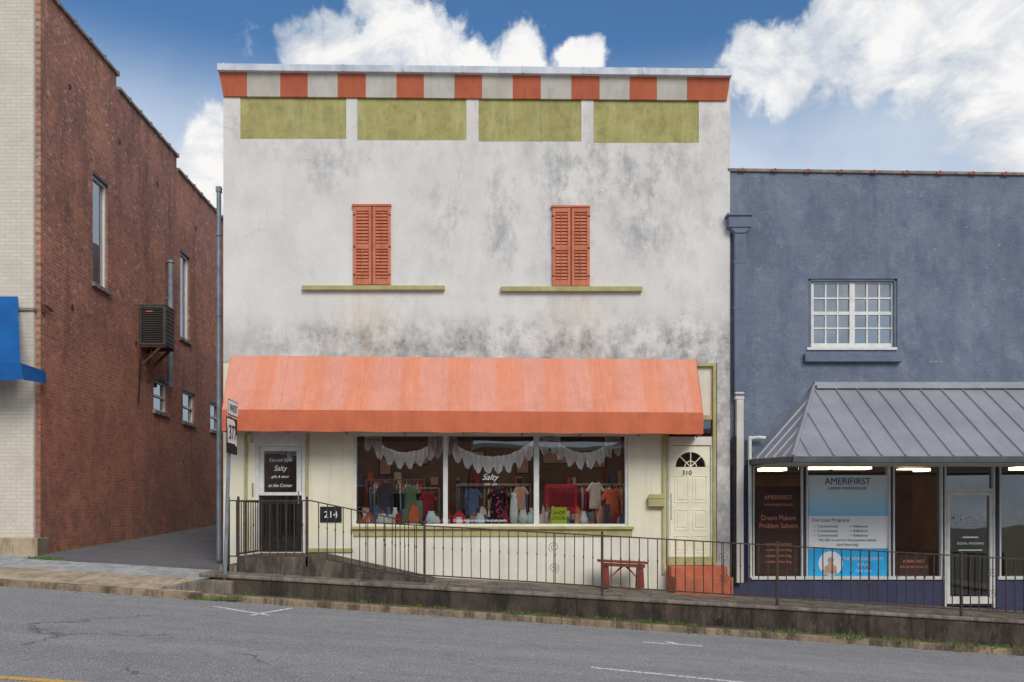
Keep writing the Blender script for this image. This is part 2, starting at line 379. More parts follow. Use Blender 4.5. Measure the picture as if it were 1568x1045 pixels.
stroke((328,929),(412,943),.09,M_LP,'parking_tick')
stroke((384,943.5),(446,932.5),.09,M_LP,'parking_tick_cross',.008)
stroke((985,984),(1076,990),.08,M_LP,'parking_tick_b')
stroke((1020,983),(1042,989),.12,M_LP,'parking_tick_b_cross',.008)
stroke((905,1022.5),(1300,1062),.09,M_LP,'edge_line')
for i,off in enumerate((0,.28)):
    a=G(60,1042); yy=a[1]-off
    MB().add([(x_,y_,zr(x_)+.004) for x_,y_ in ((-50,yy-.06),(50,yy-.06),(50,yy+.06),(-50,yy+.06))],[(0,1,2,3)]).done('centre_line_%d'%i,M_YP,mk)
def sheet(name,x0,x1,y0,y1,zf,m,nx=8,ny=6,parent=None,jit=0):
    vs=[];fs=[]
    for j in range(ny+1):
        for i in range(nx+1):
            x=x0+(x1-x0)*i/nx; y=y0+(y1-y0)*j/ny
            vs.append((x,y,zf(x,y)+random.uniform(-jit,jit)))
    for j in range(ny):
        for i in range(nx): a=j*(nx+1)+i; fs.append((a,a+1,a+nx+2,a+nx+1))
    return MB().add(vs,fs).done(name,m,parent,smooth=True)
def zap(x,y):
    k=min(1,max(0,-y/2.2)); return (zs(x)-.005)*(1-k)+(zr(x)+.10)*k
def zal(x,y): return zs(x)-.005+.046*y
sheet('alley_pavement',-8.82,-5.2,-.45,16,lambda x,y: zal(x,y) if y>0 else zap(x,y)+.004,M_AL,8,30,jit=.006)
sheet('driveway_apron',-8.82,-4.9,-1.25,-.45,lambda x,y:zap(x,y),M_CA,10,4,jit=.004)
sheet('corner_sidewalk',-40,-4.9,-2.2,-1.25,zap,M_CT,30,4)
sheet('upper_footpath',-40,-8.82,-1.25,0,lambda x,y:zap(x,y)+.0,M_CA,20,4)
k=MB()
def strip(mb,x0,x1,y0,y1,zt,zb,n=30,fn=None):
    vs=[]
    for i in range(n+1):
        x=x0+(x1-x0)*i/n
        vs+=[(x,y0,zb(x)),(x,y0,zt(x)),(x,y1,zt(x)),(x,y1,zb(x))]
    fs=[]
    for i in range(n):
        for a,b in((0,1),(1,2),(2,3),(3,0)): fs.append((4*i+a,4*i+b,4*i+4+b,4*i+4+a))
    fs+=[(0,1,2,3),(4*n,4*n+1,4*n+2,4*n+3)]
    mb.add(vs,fs)
strip(k,-40,40,-2.37,-2.2,lambda x:zr(x)+.105,lambda x:zr(x)-.2,40)
k.done('kerb',M_KB,bevel=.02)
sw=empty('raised_sidewalk')
a=MB(); strip(a,-4.75,40,-1.98,0,lambda x:zs(x)-.07,lambda x:zs(x)-1.2,40); a.done('retaining_wall',M_CW,sw,bevel=.02)
a=MB(); strip(a,-5.0,40,-2.01,0,lambda x:zs(x),lambda x:zs(x)-.068,40); a.done('paving_slab',M_CC,sw,bevel=.02)
a=MB(); strip(a,-5.6,-4.4,-2.12,-1.2,lambda x:zs(x)-.10-max(0,-4.9-x)*.25,lambda x:zr(x)-.1,10); a.done('corner_step',M_CC,sw,bevel=.03)
a=MB(); strip(a,-4.6,40,-2.2,-1.97,lambda x:zr(x)+.10,lambda x:zr(x)-.1,30); a.done('verge_soil',M_SOIL)
a=MB(); 
for px in (1103,):
    c=W(px,952,-1.99); a.tube((c[0],-1.995,c[2]),(c[0],-1.9,c[2]),.06,12)
a.done('drain_outlet',M_BLK,sw)
gb=MB()
def blade(x,y,z,h):
    ang=random.uniform(0,6.28); w=.006+random.random()*.007; lx=random.uniform(-.6,.6)*h; ly=random.uniform(-.6,.6)*h
    dx=math.cos(ang)*w; dy=math.sin(ang)*w
    gb.add([(x-dx,y-dy,z),(x+dx,y+dy,z),(x+lx*.5+dx*.6,y+ly*.5,z+h*.6),(x+lx,y+ly,z+h)],[(0,1,2,3)])
def clump(x,y,z,n,sp,h):
    for _ in range(n): blade(x+random.gauss(0,sp),y+random.gauss(0,sp*.35),z-.005,random.uniform(.4,1)*h)
x=-4.5
while x<10.5:
    dens= .95 if x>4.6 else (.7 if 0.2<x<3.4 else .25)
    dens*=.45+.55*(math.sin(x*3.1)+math.sin(x*7.7)>-.6)
    if random.random()<dens:
        clump(x,random.choice([-2.2,-2.03,-2.12,-2.38]) if x>4.6 else random.choice([-2.16,-2.03,-2.1]),zr(x)+.10,random.randint(8,26),.06,random.uniform(.03,.09))
    x+=.06
for i in range(14): clump(-4.95+i*.06,-2.39+random.uniform(-.03,.03),zr(-4.9),14,.05,.08)
for i in range(18): 
    xx=-8.8+random.random()*.5; clump(xx,-.5+random.random()*.3,zap(xx,-.3),10,.05,.06)
for i in range(40):
    xx=-8.78+random.random()*.06; yy=random.uniform(0,9); clump(xx,yy,zal(xx,yy),6,.04,.05)
gb.done('grass',M_GR)
lf=MB()
for i in range(260):
    x=random.uniform(-4.5,10); y=random.uniform(-1.9,-.15); z=zs(x)+.006; s=random.uniform(.008,.022); a0=random.random()*6
    lf.add([(x+s*math.cos(a0),y+s*math.sin(a0),z),(x-s*.5*math.sin(a0),y+s*.5*math.cos(a0),z+.008),(x-s*math.cos(a0),y-s*math.sin(a0),z),(x+s*.5*math.sin(a0),y-s*.5*math.cos(a0),z+.003)],[(0,1,2,3)])
for i in range(300):
    x=random.uniform(-8,10); y=-2.38-abs(random.gauss(0,.12)); z=zr(x)+.004; s=random.uniform(.008,.024); a0=random.random()*6
    lf.add([(x+s*math.cos(a0),y+s*math.sin(a0),z),(x-s*.5*math.sin(a0),y+s*.5*math.cos(a0),z+.01),(x-s*math.cos(a0),y-s*math.sin(a0),z),(x+s*.5*math.sin(a0),y-s*.5*math.cos(a0),z+.004)],[(0,1,2,3)])
lf.done('leaf_litter',mat('dry_leaves',S(120,86,56),S(80,58,42),20,.9,bump=0))

# ================================================================= MAIN BUILDING
mb=empty('two_storey_storefront_building')
XL,XR=342,1118
panels=[(368,149,530,213),(547,150,714,215),(733,152,890,217),(909,153,1070,219)]
a=MB().wall(XL,112,XR,556,panels,0,.06)
a.box(X(XL),X(XR),.062,.35,Zp(556),Zp(112))
a.box(X(XL),X(XL)+.3,.352,12,-1.6,Zp(112)); a.box(X(XR)-.3,X(XR),.352,12,-2.2,Zp(112)); a.box(X(XL)+.31,X(XR)-.31,11.7,12,-2,Zp(112))
a.pb(1098,556,XR,930,0,.35)
a.done('stucco_walls',M_ST,mb)
MB().box(X(XL)+.31,X(XR)-.31,.36,11.69,Zp(150),Zp(150)+.15).done('roof',M_GUT,mb)
a=MB()
for q in panels: a.pb(q[0]+.2,q[1]-.5,q[2]-.2,q[3]-.3,.012,.04)
a.done('sign_panels',M_OL,mb)
xs=[334,378,429,471,517,560,607,649,696,738,785,828,875,918,964,1006,1052,1119]
def ty(x): return 106+8.5*(x-334)/785
def by(x): return 147.5+6.5*(x-334)/785
o_=MB();w_=MB()
for i in range(len(xs)-1):
    x0,x1=xs[i],xs[i+1]
    b0=x0 if i else 342; b1=x1 if i<len(xs)-2 else 1113
    P=[(*W(x0,ty(x0),-.16),),(*W(x1,ty(x1),-.16),),(*W(b1,by(b1),-.035),),(*W(b0,by(b0),-.035),)]
    Q=[(p[0],-.002,p[2]) for p in P]
    (w_ if i%2 else o_).add(P+Q,[(0,1,2,3),(4,5,6,7),(0,1,5,4),(1,2,6,5),(2,3,7,6),(3,0,4,7)])
o_.done('cornice_orange_stripes',M_OR,mb,bevel=.004); w_.done('cornice_white_stripes',M_ORW,mb,bevel=.004)
a=MB().pp([(332,97),(1121,105),(1121,116),(332,107.5)],-.22,.6)
for i in range(9): 
    x=340+i*92; yy=97+8*(x-332)/789; a.pp([(x,yy-.8),(x+3,yy-.8),(x+3,yy+10),(x,yy+10)],-.228,.3)
a.done('coping',M_COP,mb,bevel=.008)
MB().pb(462,437,681,444,-.09,.09).pb(767,438.5,984,446,-.09,.09).done('window_sills',M_OLT,mb,bevel=.01)
f_=MB(); bk=MB(); lv=MB()
for (x0,y0,x1,y1) in ((541,314,598,436),(846,316,903,438)):
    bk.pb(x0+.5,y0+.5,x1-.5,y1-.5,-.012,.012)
    f_.pb(x0-2,y0-1.5,x1+1,y0+1.5,-.07,.07)
    xm=(x0+x1)/2; ym=y0+(y1-y0)*.52
    for (a0,a1) in ((x0,xm-.8),(xm+.8,x1)):
        f_.pb(a0,y0+2,a0+4.5,y1,-.055,.04); f_.pb(a1-4.5,y0+2,a1,y1,-.055,.04)
        for (r0,r1) in ((y0+2,y0+9),(ym-4,ym+4),(y1-9,y1)): f_.pb(a0+4.6,r0,a1-4.6,r1,-.053,.038)
        for (s0,s1) in ((y0+9,ym-4),(ym+4,y1-9)):
            n=int((s1-s0)/4.6)
            for i in range(n):
                u=s0+(s1-s0)*(i+.1)/n; v=s0+(s1-s0)*(i+.95)/n
                A=W(a0+4.6,u,0);B=W(a1-4.6,v,0)
                P=[(A[0],-.018,A[2]),(B[0],-.018,A[2]),(B[0],-.045,B[2]),(A[0],-.045,B[2])]
                lv.poly(P,(0,.006,-.006))
        f_.tube(W((a0+a1)/2,y0+12,-.052),W((a0+a1)/2,y1-12,-.052),.007,6)
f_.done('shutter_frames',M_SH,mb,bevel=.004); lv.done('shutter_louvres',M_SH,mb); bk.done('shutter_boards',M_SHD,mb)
h=MB()
for (x0,y0,x1,y1) in ((541,314,598,436),(846,316,903,438)):
    for yy in (y0+14,(y0+y1)/2+2,y1-16):
        h.pb(x0-.5,yy,x0+3,yy+2,-.062,.01); h.pb(x1-3,yy,x1+.5,yy+2,-.062,.01)
h.done('shutter_hinges',M_RUST,mb)
LW=[(378,662,468,846),(541,664,962,806),(1020,556,1097,861)]
MB().wall(XL,556,1097.5,820,[(378,662,468,821),LW[1],(1020,555,1099,821)],.004,.3).done('shopfront_wall',M_CR,mb)
MB().wall(XL,820,1097.5,930,[(378,819,468,846),(1020,819,1099,861)],.004,.3).done('shopfront_base_wall',M_CRW,mb)
a=MB().pb(538,806.5,971,811,-.07,.36); a.pb(541,811,968,822,-.02,.03)
a.done('shopfront_sill',M_OLT,mb,bevel=.008)
a=MB()
a.pb(541,664,545.5,806,.03,.1).pb(957.5,664,962,806,.03,.1)
a.pb(678.5,668,685.5,803,.03,.1).pb(817.5,668,825.5,803,.03,.1)
a.pb(545.5,664,957.5,668,.032,.09).pb(545.5,802.5,957.5,806,.032,.09)
a.done('window_frames',M_WH,mb,bevel=.006)
MB().pb(545,668,958,803,.08,.006).done('display_glass',M_GL,mb)
a=MB().pb(468,664,472,848,-.035,.039).pb(374,664,378,880,-.035,.039).pb(471,840,540,846,-.03,.034).pb(1014,664,1018,880,-.03,.034)
a.done('olive_trim',M_OLT,mb,bevel=.004)
MB().pb(388,662,470,679,.0,.06).done('door_header',M_WH,mb)
MB().pb(379,679,391,846,.0,.12).done('cream_door_post',M_CR,mb)
a=MB().pb(391,679,396,846,.02,.12).pb(462,679,468,846,.02,.12).pb(396,679,462,684,.02,.12).pb(396,754,462,759,.03,.06)
a.pb(396.5,684.5,404,754,.07,.05).pb(454,684.5,461.5,754,.07,.05).pb(404,684.5,454,691,.07,.05)
a.done('door_frame',M_WH,mb,bevel=.005)
a=MB().pb(396.5,759,404,845,.07,.05).pb(454,759,461.5,845,.07,.05).pb(404,828,454,845,.07,.05)
a.pb(404,768,454,772,.07,.05)
for i in range(7): a.pb(408+i*7,772,409.5+i*7,828,.075,.02)
a.done('door_leaf',M_BLK,mb)
MB().pb(404,691,454,828,.1,.006).done('door_glass',M_GLD,mb)
MB().tube(W(457,752,.03),W(457,772,.03),.012).tube(W(387,740,-.02),W(387,760,-.02),.015).done('door_handle',M_PIPE,mb)
for s_,yy,hh in (("Cut and Style",703,5),("Salty",717,8),("gifts & décor",728,4),("at the Corner",742,5)):
    text(s_,429,yy+4,hh,M_TXW,mb,.09,shear=.3,sx=.9)
MB().pb(416,696,440,708,.2,.01).pb(410,730,424,748,.5,.01).done('door_notice',M_PAPER,mb)
a=MB(); a.pb(1020,556,1097,561,-.015,.1); a.pb(1092,561,1097,866,-.015,.1); a.pb(1020,561,1024,866,-.015,.1)
a.pb(1024,636,1092,643,.02,.08); a.pb(1024,853,1092,866,-.04,.3)
a.done('doorway_trim',M_OLT,mb,bevel=.005)
MB().pb(1024,561,1092,636,.06,.02).pb(1024,669,1092,682,.03,.08).done('doorway_panels',M_CRW,mb)
MB().pb(1024,643.5,1092,669,.07,.01).done('transom_glass',M_GLD,mb)
MB().pb(1024,643.5,1092,669,.3,.02).done('transom_backing',M_DRK,mb)
d=MB()
DX0,DX1,DY0,DY1=1027,1089,683,853
cx,cz,R=1057.5,715.5,23
arc=[(cx+R*math.cos(t),cz-R*math.sin(t)) for t in [math.pi*i/14 for i in range(15)]]
d.pp([(DX0,DY0)]+[(DX0,cz)]+[(q[0],q[1]) for q in reversed(arc)]+[(DX1,cz),(DX1,DY0)],.06,.045)
d.pb(DX0,cz,DX1,DY1,.06,.045)
for i in (1,2,3):
    t=math.pi*i/4; d.tube(W(cx,cz,.062),W(cx+R*math.cos(t),cz-R*math.sin(t),.062),.012,6)
d.path([W(cx+9*math.cos(t),cz-9*math.sin(t),.062) for t in [math.pi*i/8 for i in range(9)]],.012)
for (q0,q1,q2,q3) in ((1033,728,1055,770),(1061,728,1083,770),(1033,780,1055,812),(1061,780,1083,812),(1033,820,1055,847),(1061,820,1083,847)):
    d.pb(q0,q1,q2,q1+1.6,.052,.01).pb(q0,q3-1.6,q2,q3,.052,.01).pb(q0,q1,q0+1.6,q3,.051,.01).pb(q2-1.6,q1,q2,q3,.051,.01)
    d.pb(q0+4,q1+4.5,q2-4,q3-4.5,.05,.012)
d.done('panel_door',M_CRD,mb,bevel=.003)
MB().pb(1030,690,1086,718,.1,.006).done('fanlight_glass',M_GLD,mb)
MB().pb(1024,682,1027,866,.02,.1).pb(1089,682,1092,866,.02,.1).done('door_jambs',M_WH,mb)
MB().pb(1023,756,1028,797,.035,.03).done('door_lock_plate',M_BLK,mb)
text("310",1052,727.5,7,M_BLK,mb,.045,name='house_number')
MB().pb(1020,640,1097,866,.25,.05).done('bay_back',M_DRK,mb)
# awning
aw=empty('shop_awning')
yA=-.78
T0=W(354,544.5,-.01);T1=W(1066,551,-.01);B0=W(340,627.5,yA);B1=W(1077,632.5,yA)
n=92;vs=[]
for j in range(9):
    v=j/8
    for i in range(n+1):
        u=i/n
        p=Vector(T0).lerp(Vector(T1),u).lerp(Vector(B0).lerp(Vector(B1),u),v)
        sag=-.03*math.sin(math.pi*v)*(.6+.4*math.sin(u*44))-.022*abs(math.sin(u*math.pi*12))*math.sin(math.pi*v)
        vs.append((p.x,p.y+sag*-.3,p.z+sag))
fs=[(j*(n+1)+i,j*(n+1)+i+1,(j+1)*(n+1)+i+1,(j+1)*(n+1)+i) for j in range(8) for i in range(n)]
MB().add(vs,fs).done('canopy',M_AW,aw,smooth=True)
V0=W(340,660,yA);V1=W(1077,665,yA); vs=[]
for i in range(n+1):
    u=i/n
    t_=Vector(B0).lerp(Vector(B1),u); b_=Vector(V0).lerp(Vector(V1),u)
    vs+=[(t_.x,t_.y-.004,t_.z+.005),(t_.x,t_.y-.012,(t_.z+b_.z)/2),(b_.x,b_.y-.004+.014*math.sin(i*.9),b_.z+.006*math.sin(i*.55))]
fs=[]
for i in range(n):
    for a_ in (0,1): fs.append((3*i+a_,3*i+3+a_,3*i+4+a_,3*i+1+a_))
MB().add(vs,fs).done('valance',M_VAL,aw,smooth=True)
for A,B,V,nm in ((T0,B0,V0,'end_panel'),(T1,B1,V1,'end_panel_b')):
    wb=(A[0],-.01,V[2]); MB().add([A,B,V,wb],[(0,1,2,3)]).done(nm,M_VAL,aw)
fr=MB()
for i in range(9):
    u=i/8; t_=Vector(T0).lerp(Vector(T1),u); b_=Vector(V0).lerp(Vector(V1),u)
    fr.tube((b_.x,yA+.03,b_.z+.03),(t_.x,-.02,b_.z+.03),.015,6); fr.tube((t_.x,-.03,t_.z-.14),(b_.x,yA+.07,b_.z+.26),.013,6)
fr.tube((V0[0],yA+.03,V0[2]+.03),(V1[0],yA+.03,V1[2]+.03),.016,6)
fr.done('awning_frame',M_PIPE,aw)
nb=empty('house_number_plate'); MB().pb(490,776,523,800,-.02,.02).done('plate',M_BLK,nb,bevel=.004); text("214",506.5,793,10,M_TXW,nb,-.024,name='digits')
mx=empty('mailbox'); MB().pb(993,764,1018,776,-.1,.1).pp([(992,764),(996,757),(1017,757),(1019,764)],-.11,.11).pb(996,777,1015,779,-.06,.06).done('box_body',M_OLT,mx,bevel=.006)
# interior shell
inn=empty('shop_interior')
ix0,ix1=X(XL)+.31,X(1010)
MB().box(ix0,ix1,5.0,5.1,-1.3,1.9).box(ix1,ix1+.08,.31,5,-1.3,1.9).done('back_wall',M_INW,inn)
MB().box(ix0,ix1,.31,5,1.9,1.98).done('ceiling',M_INW,inn)
MB().box(ix0,ix1,.31,5,-1.3,-1.2).box(X(541),X(962),.31,1.3,-.4,-.33).done('floor_and_display_shelf',M_DRK,inn)
a=MB()
for xx in (-3.4,-1.7,0.,1.7):
    for yy in (.6,1.7): a.box(xx,xx+.9,yy,yy+.35,1.86,1.895)
a.done('added_fill_panels',M_PANEL,inn)  # glowing panels added out of view above the window, to brighten the dark shop
cols=[S(60,60,72),S(150,50,60),S(225,215,205),S(80,110,150),S(205,165,145),S(34,34,38),S(215,110,70),S(110,135,110),S(190,80,115)]
GM=[mat('fabric_%d'%i,c,None,8,.9,bump=.3,bscale=30) for i,c in enumerate(cols)]
def rack(px0,px1,py,y,name,pal):
    e=empty(name); a0=W(px0,py,y);a1=W(px1,py,y)
    MB().tube(a0,a1,.015).tube(a0,(a0[0],y,-1.2),.015).tube(a1,(a1[0],y,-1.2),.015).done('rail',M_PIPE,e)
    x=a0[0]+.06;i=0; bs={}
    while x<a1[0]-.04:
        hgt=random.uniform(.55,.85); w=.05; c=random.choice(pal); g_=bs.setdefault(c,MB())
        z=a0[2]-.04; g_.add([(x-.01,y-.05,z),(x+.01,y+.05,z),(x+.02,y-.2,z-.08),(x-.01,y+.2,z-.08),(x-w*.5,y-.22,z-hgt),(x+w*.6,y+.22,z-hgt),(x+w*.3,y-.12,z-hgt*.9)],[(0,1,3,5,6,4,2)])
        g_.box(x-.02,x+.02,y-.2,y+.2,z-hgt,z-.07)
        x+=random.uniform(.055,.1);i+=1
    for c,g_ in bs.items(): g_.done('garments_%d'%c,GM[c],e)
rack(566,672,748,1.6,'clothing_rack',[0,3,5,2,0,7])
rack(700,812,742,3.0,'clothing_rack',[0,4,1,3,7,2])
rack(880,955,742,1.9,'clothing_rack',[6,4,2,1,8])
rack(560,650,735,3.8,'clothing_rack',[6,4,2,1,3])
def shirt(px,py,s,y,c,name):
    e=empty(name); k=s
    P=[(-.12,0),(-.05,-.05),(.05,-.05),(.12,0),(.34,-.3),(.24,-.38),(.17,-.24),(.22,-.95),(-.22,-.95),(-.17,-.24),(-.24,-.38),(-.34,-.3)]
    o=W(px,py,y); MB().poly([(o[0]+a*k,y,o[2]+b*k) for a,b in P],(0,.07,0)).done('cloth',GM[c],e,bevel=.02)
    MB().tube((o[0],y+.03,o[2]-.04),(o[0],y+.03,o[2]+.12),.008).tube((o[0]-.12*k,y+.03,o[2]-.03),(o[0]+.12*k,y+.03,o[2]-.03),.008).done('hanger',M_BLK,e)
    return e
hd_=shirt(762,746,.72,.75,5,'hanging_dress')
o=W(762,760,.72); a=MB()
for i in range(26): 
    qx=o[0]+random.uniform(-.13,.13); qz=o[2]-random.uniform(-.12,.5); a.lathe((qx,.735,qz-.02),[(.005,0),(.028,.012),(.028,.03),(.005,.045)],7)
a.done('floral_print',GM[8],hd_)
shirt(937,748,.7,.7,6,'hanging_shirt'); shirt(592,738,.75,1.0,0,'hanging_shirt'); shirt(655,752,.6,.9,1,'hanging_shirt'); shirt(912,738,.6,1.1,2,'hanging_shirt')
shirt(725,748,.6,1.2,3,'hanging_shirt'); shirt(629,742,.6,1.3,7,'hanging_shirt'); shirt(797,744,.55,1.4,4,'hanging_shirt')
cab=empty('red_cabinet'); MB().pb(836,742,884,812,1.3,.4).done('carcass',mat('red_paint',S(190,42,54),None,4,.5),cab,bevel=.01)
MB().pb(840,747,859,775,1.285,.02).pb(861,747,880,775,1.285,.02).done('cabinet_doors',mat('red_paint_dark',S(140,30,44),None,4,.5),cab,bevel=.01)
ys_=empty('shop_card'); MB().pb(844,777,868,804,.16,.01).done('board',mat('lime_card',S(206,228,66),None,4,.7,bump=0),ys_)
text("SHOP",856,788,5,M_BLK,ys_,.155); text("LOCAL",856,796,5,M_BLK,ys_,.155)
vase=[(.03,0),(.07,.02),(.085,.1),(.06,.2),(.045,.23),(.055,.26)]
def vessel(px,w,hh,m,name,y=.22,py=803):
    e=empty(name); o=W(px,py,y); MB().lathe(o,[(r*w,z*hh) for r,z in vase]).done('body',m,e,smooth=True)
M_CER=mat('glazed_ceramic',S(215,235,238),S(190,215,222),6,.3,bump=0); M_CER2=mat('pale_ceramic',S(235,232,225),None,6,.3,bump=0)
vessel(660,1.3,1,M_CER,'ceramic_vase'); vessel(735,1.2,.85,M_CER,'ceramic_vase'); vessel(787,1.0,2.4,M_CER2,'tall_vase'); vessel(801,1.2,1.1,M_CER2,'ceramic_vase')
vessel(813,1.1,.9,M_CER,'ceramic_vase'); vessel(605,.8,1.3,M_CER2,'tall_vase',.5); vessel(588,.9,.8,M_CER,'ceramic_vase',.4); vessel(668,1.0,.6,M_CER2,'ceramic_vase'); vessel(893,1.,1.,M_CER2,'ceramic_vase',.4)
ho=empty('birdhouse_ornament'); MB().pp([(694,803),(694,791),(703,781),(712,791),(712,803)],.25,.12).done('house_body',mat('orn_red',S(210,56,50),None,5,.6),ho); MB().pb(699,792,707,803,.24,.01).done('house_door',M_PAPER,ho)
a=[MB() for _ in range(8)]
for i in range(260):
    px=random.uniform(550,955); y=random.uniform(.3,1.1); w=random.uniform(3,11); hh=random.uniform(6,34)*(1 if random.random()<.8 else 1.5)
    o=W(px,0,y); s_=random.choice(a); q=random.random()
    if q<.35: s_.box(o[0]-w/156,o[0]+w/156,y,y+.06,-.33,-.33+hh/78)
    elif q<.8: s_.lathe((o[0],y,-.33),[(r_*.7,z_*hh/26) for r_,z_ in vase],8)
    else: s_.pp([(px-w*.6,804),(px-w*.8,804-hh*.4),(px-w*.2,804-hh),(px+w*.5,804-hh*.8),(px+w*.8,804-hh*.3),(px+w*.5,804)],y,.04)
ge=empty('shelf_merchandise')
for i,m_ in enumerate(a): m_.done('goods_%d'%i,GM[[1,2,3,4,6,2,0,7][i]],ge)
a=MB()
for px in (540,700,860): 
    for i in range(4): a.box(X(px,4.7),X(px,4.7)+1.8,4.6,5,-.9+i*.55,-.87+i*.55)
a.done('back_shelving',M_OLT,ge)
a=[MB() for _ in range(5)]
for i in range(130):
    x=random.uniform(X(480,4.7),X(980,4.7)); z=-.87+.55*random.randint(0,3); h_=random.uniform(.1,.4); w_q=random.uniform(.03,.12); random.choice(a).box(x-w_q,x+w_q,4.6,4.8,z,z+h_)
for i,m_ in enumerate(a): m_.done('shelf_goods_%d'%i,GM[[2,4,6,1,3][i]],ge)
pf=MB(); pg=MB()
for (px,py,w_q,hq) in ((640,700,34,24),(590,715,20,26),(730,700,26,20),(800,712,22,28),(850,700,40,22),(915,705,26,26)):
    pf.pb(px-w_q/2,py-hq/2,px+w_q/2,py+hq/2,4.9,.05); pg.pb(px-w_q/2+2,py-hq/2+2,px+w_q/2-2,py+hq/2-2,4.88,.02)
pf.done('picture_frames',M_BLK,inn); pg.done('pictures',GM[4],inn)
lc=empty('lace_valance')
a=MB()
def swag(px0,px1,pt,drop,band,seed):
    rnd=random.Random(seed); n=72; y=.2; vs=[]; ph=rnd.random()*3
    for i in range(n+1):
        u=i/n; px=px0+(px1-px0)*u; s=1-(2*u-1)**2
        top=pt+drop*.72*s
        tooth=band*(.5+.5*abs(math.sin(u*math.pi*(px1-px0)/16+ph)))+rnd.uniform(-1.5,1.5)
        top-= 2*rnd.random()
        yy=y+.03*math.sin(i*1.3)
        vs+=[W(px,top,yy),W(px,top+tooth*.55,yy-.02),W(px,top+tooth,yy+.02*math.sin(i))]
    fs=[]
    for i in range(n):
        for q in (0,1): fs.append((3*i+q,3*i+3+q,3*i+4+q,3*i+1+q))
    a.add(vs,fs)
swag(574,668,674,28,26,1); swag(690,816,676,34,28,2); swag(852,936,676,26,26,3)
swag(558,584,669,3,22,4); swag(656,678,669,4,32,5); swag(686,700,669,3,28,9); swag(822,858,669,4,26,6); swag(926,950,669,3,30,8)
a.done('lace',M_LACE,lc)
MB().tube(W(548,667,.2),W(955,667,.2),.012).done('rod',M_PIPE,lc)
text("Salty",750,735,9,M_TXW,mb,.075,name='window_script',shear=.4)
text("style · gifts",752,743,3.4,M_TXW,mb,.075,name='window_script')
text("Clothing·Accessories·Home·Handmade·Jewelry",735,799,4.0,M_TXW,mb,.075,name='window_text',shear=.2,sx=.75)

# bench
be=empty('wooden_bench'); y0=-.62; a=MB()
a.pp([(917,857.5),(992,861),(992,864.5),(917,861)],y0,.28); a.pp([(921,862),(988,865),(988,870),(921,867)],y0+.03,.03)
for q in (928,981):
    a.pp([(q-4,865),(q+4,865),(q+6,897+q*.004),(q-6,897+q*.004)],y0+.05,.18)
a.pp([(931,888),(926,893),(950,868),(955,868)],y0+.1,.03); a.pp([(979,888),(983,893),(962,868),(957,868)],y0+.1,.03)
a.done('seat_and_legs',M_BENCH,be,bevel=.008)
st=empty('entrance_steps'); a=MB()
zt=Zp(866); xa,xb=X(1022),X(1107); zb=zs(xb)-.05
a.box(xa,xb,-.32,0,zb,zt-.005); a.box(xa-.0,xb+.02,-.62,-.322,zb,zt-.19)
a.done('steps',M_STEPO,st,bevel=.012)
ld=empty('entrance_landing'); a=MB(); zl=Zp(847)
a.box(X(365,-1.4),X(476,-1.4),-1.38,0,zl-.6,zl)
p0=X(476,-1.4);p1=X(660,-1.4)
a.poly([(p0,-1.38,zl),(p1,-1.38,zs(p1)+.004),(p1,-1.38,zs(p1)-.3),(p0,-1.38,zl-.6)],(0,1.38,0))
a.done('ramp',M_RAMP,ld,bevel=.01)
a=MB(); a.box(X(365,-1.4)-.35,X(365,-1.4)-.003,-1.38,0,zl-.6,zl-.17); a.done('side_step',M_CC,ld,bevel=.01)
def fence(name,pts,y,h_off,sp,posts,ext=.0,r=.0075):
    e=empty(name); rl=MB(); bl=MB(); ps=MB()
    segs=list(zip(pts,pts[1:]))
    for (a_,b_) in segs:
        for k_ in (1,2):
            A=W(a_[0],a_[k_],y);B=W(b_[0],b_[k_],y)
            rl.poly([(A[0],y-.018,A[2]),(B[0],y-.018,B[2]),(B[0],y-.018,B[2]-.022),(A[0],y-.018,A[2]-.022)],(0,.036,0))
        A=W(a_[0],a_[1],y);B=W(b_[0],b_[1],y);A2=W(a_[0],a_[2],y);B2=W(b_[0],b_[2],y)
        n_=max(1,int(round((B[0]-A[0])/sp)))
        for i in range(1,n_):
            u=i/n_; x=A[0]+(B[0]-A[0])*u+random.uniform(-.004,.004); zt_=A[2]+(B[2]-A[2])*u; zb_=A2[2]+(B2[2]-A2[2])*u
            tl=random.uniform(-.006,.006)
            bl.poly([(x-r,y-r,zb_-.015),(x+r,y-r,zb_-.015),(x+r+tl,y-r,zt_-.01),(x-r+tl,y-r,zt_-.01)],(0,2*r,0))
            bl.box(x-r*1.5,x+r*1.5,y-r*1.5,y+r*1.5,(zt_*.55+zb_*.45)-.02,(zt_*.55+zb_*.45)+.02)
    for (px,pt,pbm) in posts:
        A=W(px,pt,y);B=W(px,pbm,y); ps.box(A[0]-.02,A[0]+.02,y-.02,y+.02,B[2],A[2]); ps.lathe((A[0],y,A[2]),[(.02,0),(.028,.015),(.02,.035),(.004,.045)],8)
    rl.done('rails',M_FEN,e,bevel=.003); bl.done('balusters',M_FEN,e); ps.done('posts',M_FEN,e,bevel=.003)
    return e
def rail_t(px): return 797+ (px-520)*.0562
def rail_b(px): return 871.5+(px-520)*.0640
e=fence('iron_railing',[(px,rail_t(px),rail_b(px)) for px in (545,650,922,1190,1472,1760)],-1.93,0,.158,
  [(650,803,893),(922,rail_t(922)-2,917),(1190,rail_t(1190)-2,934),(1472,rail_t(1472)-2,950),(1760,rail_t(1760)-2,968)])
sc=MB()
def spiral(cx_,cy_,s,flip,y):
    pts=[]
    for i in range(26):
        t=i*.42; rr=.02+.010*t*s; c=W(cx_,cy_,y); pts.append((c[0]+flip*rr*math.cos(t),y,c[2]+rr*math.sin(t)))
    sc.path(pts,.0045,5)
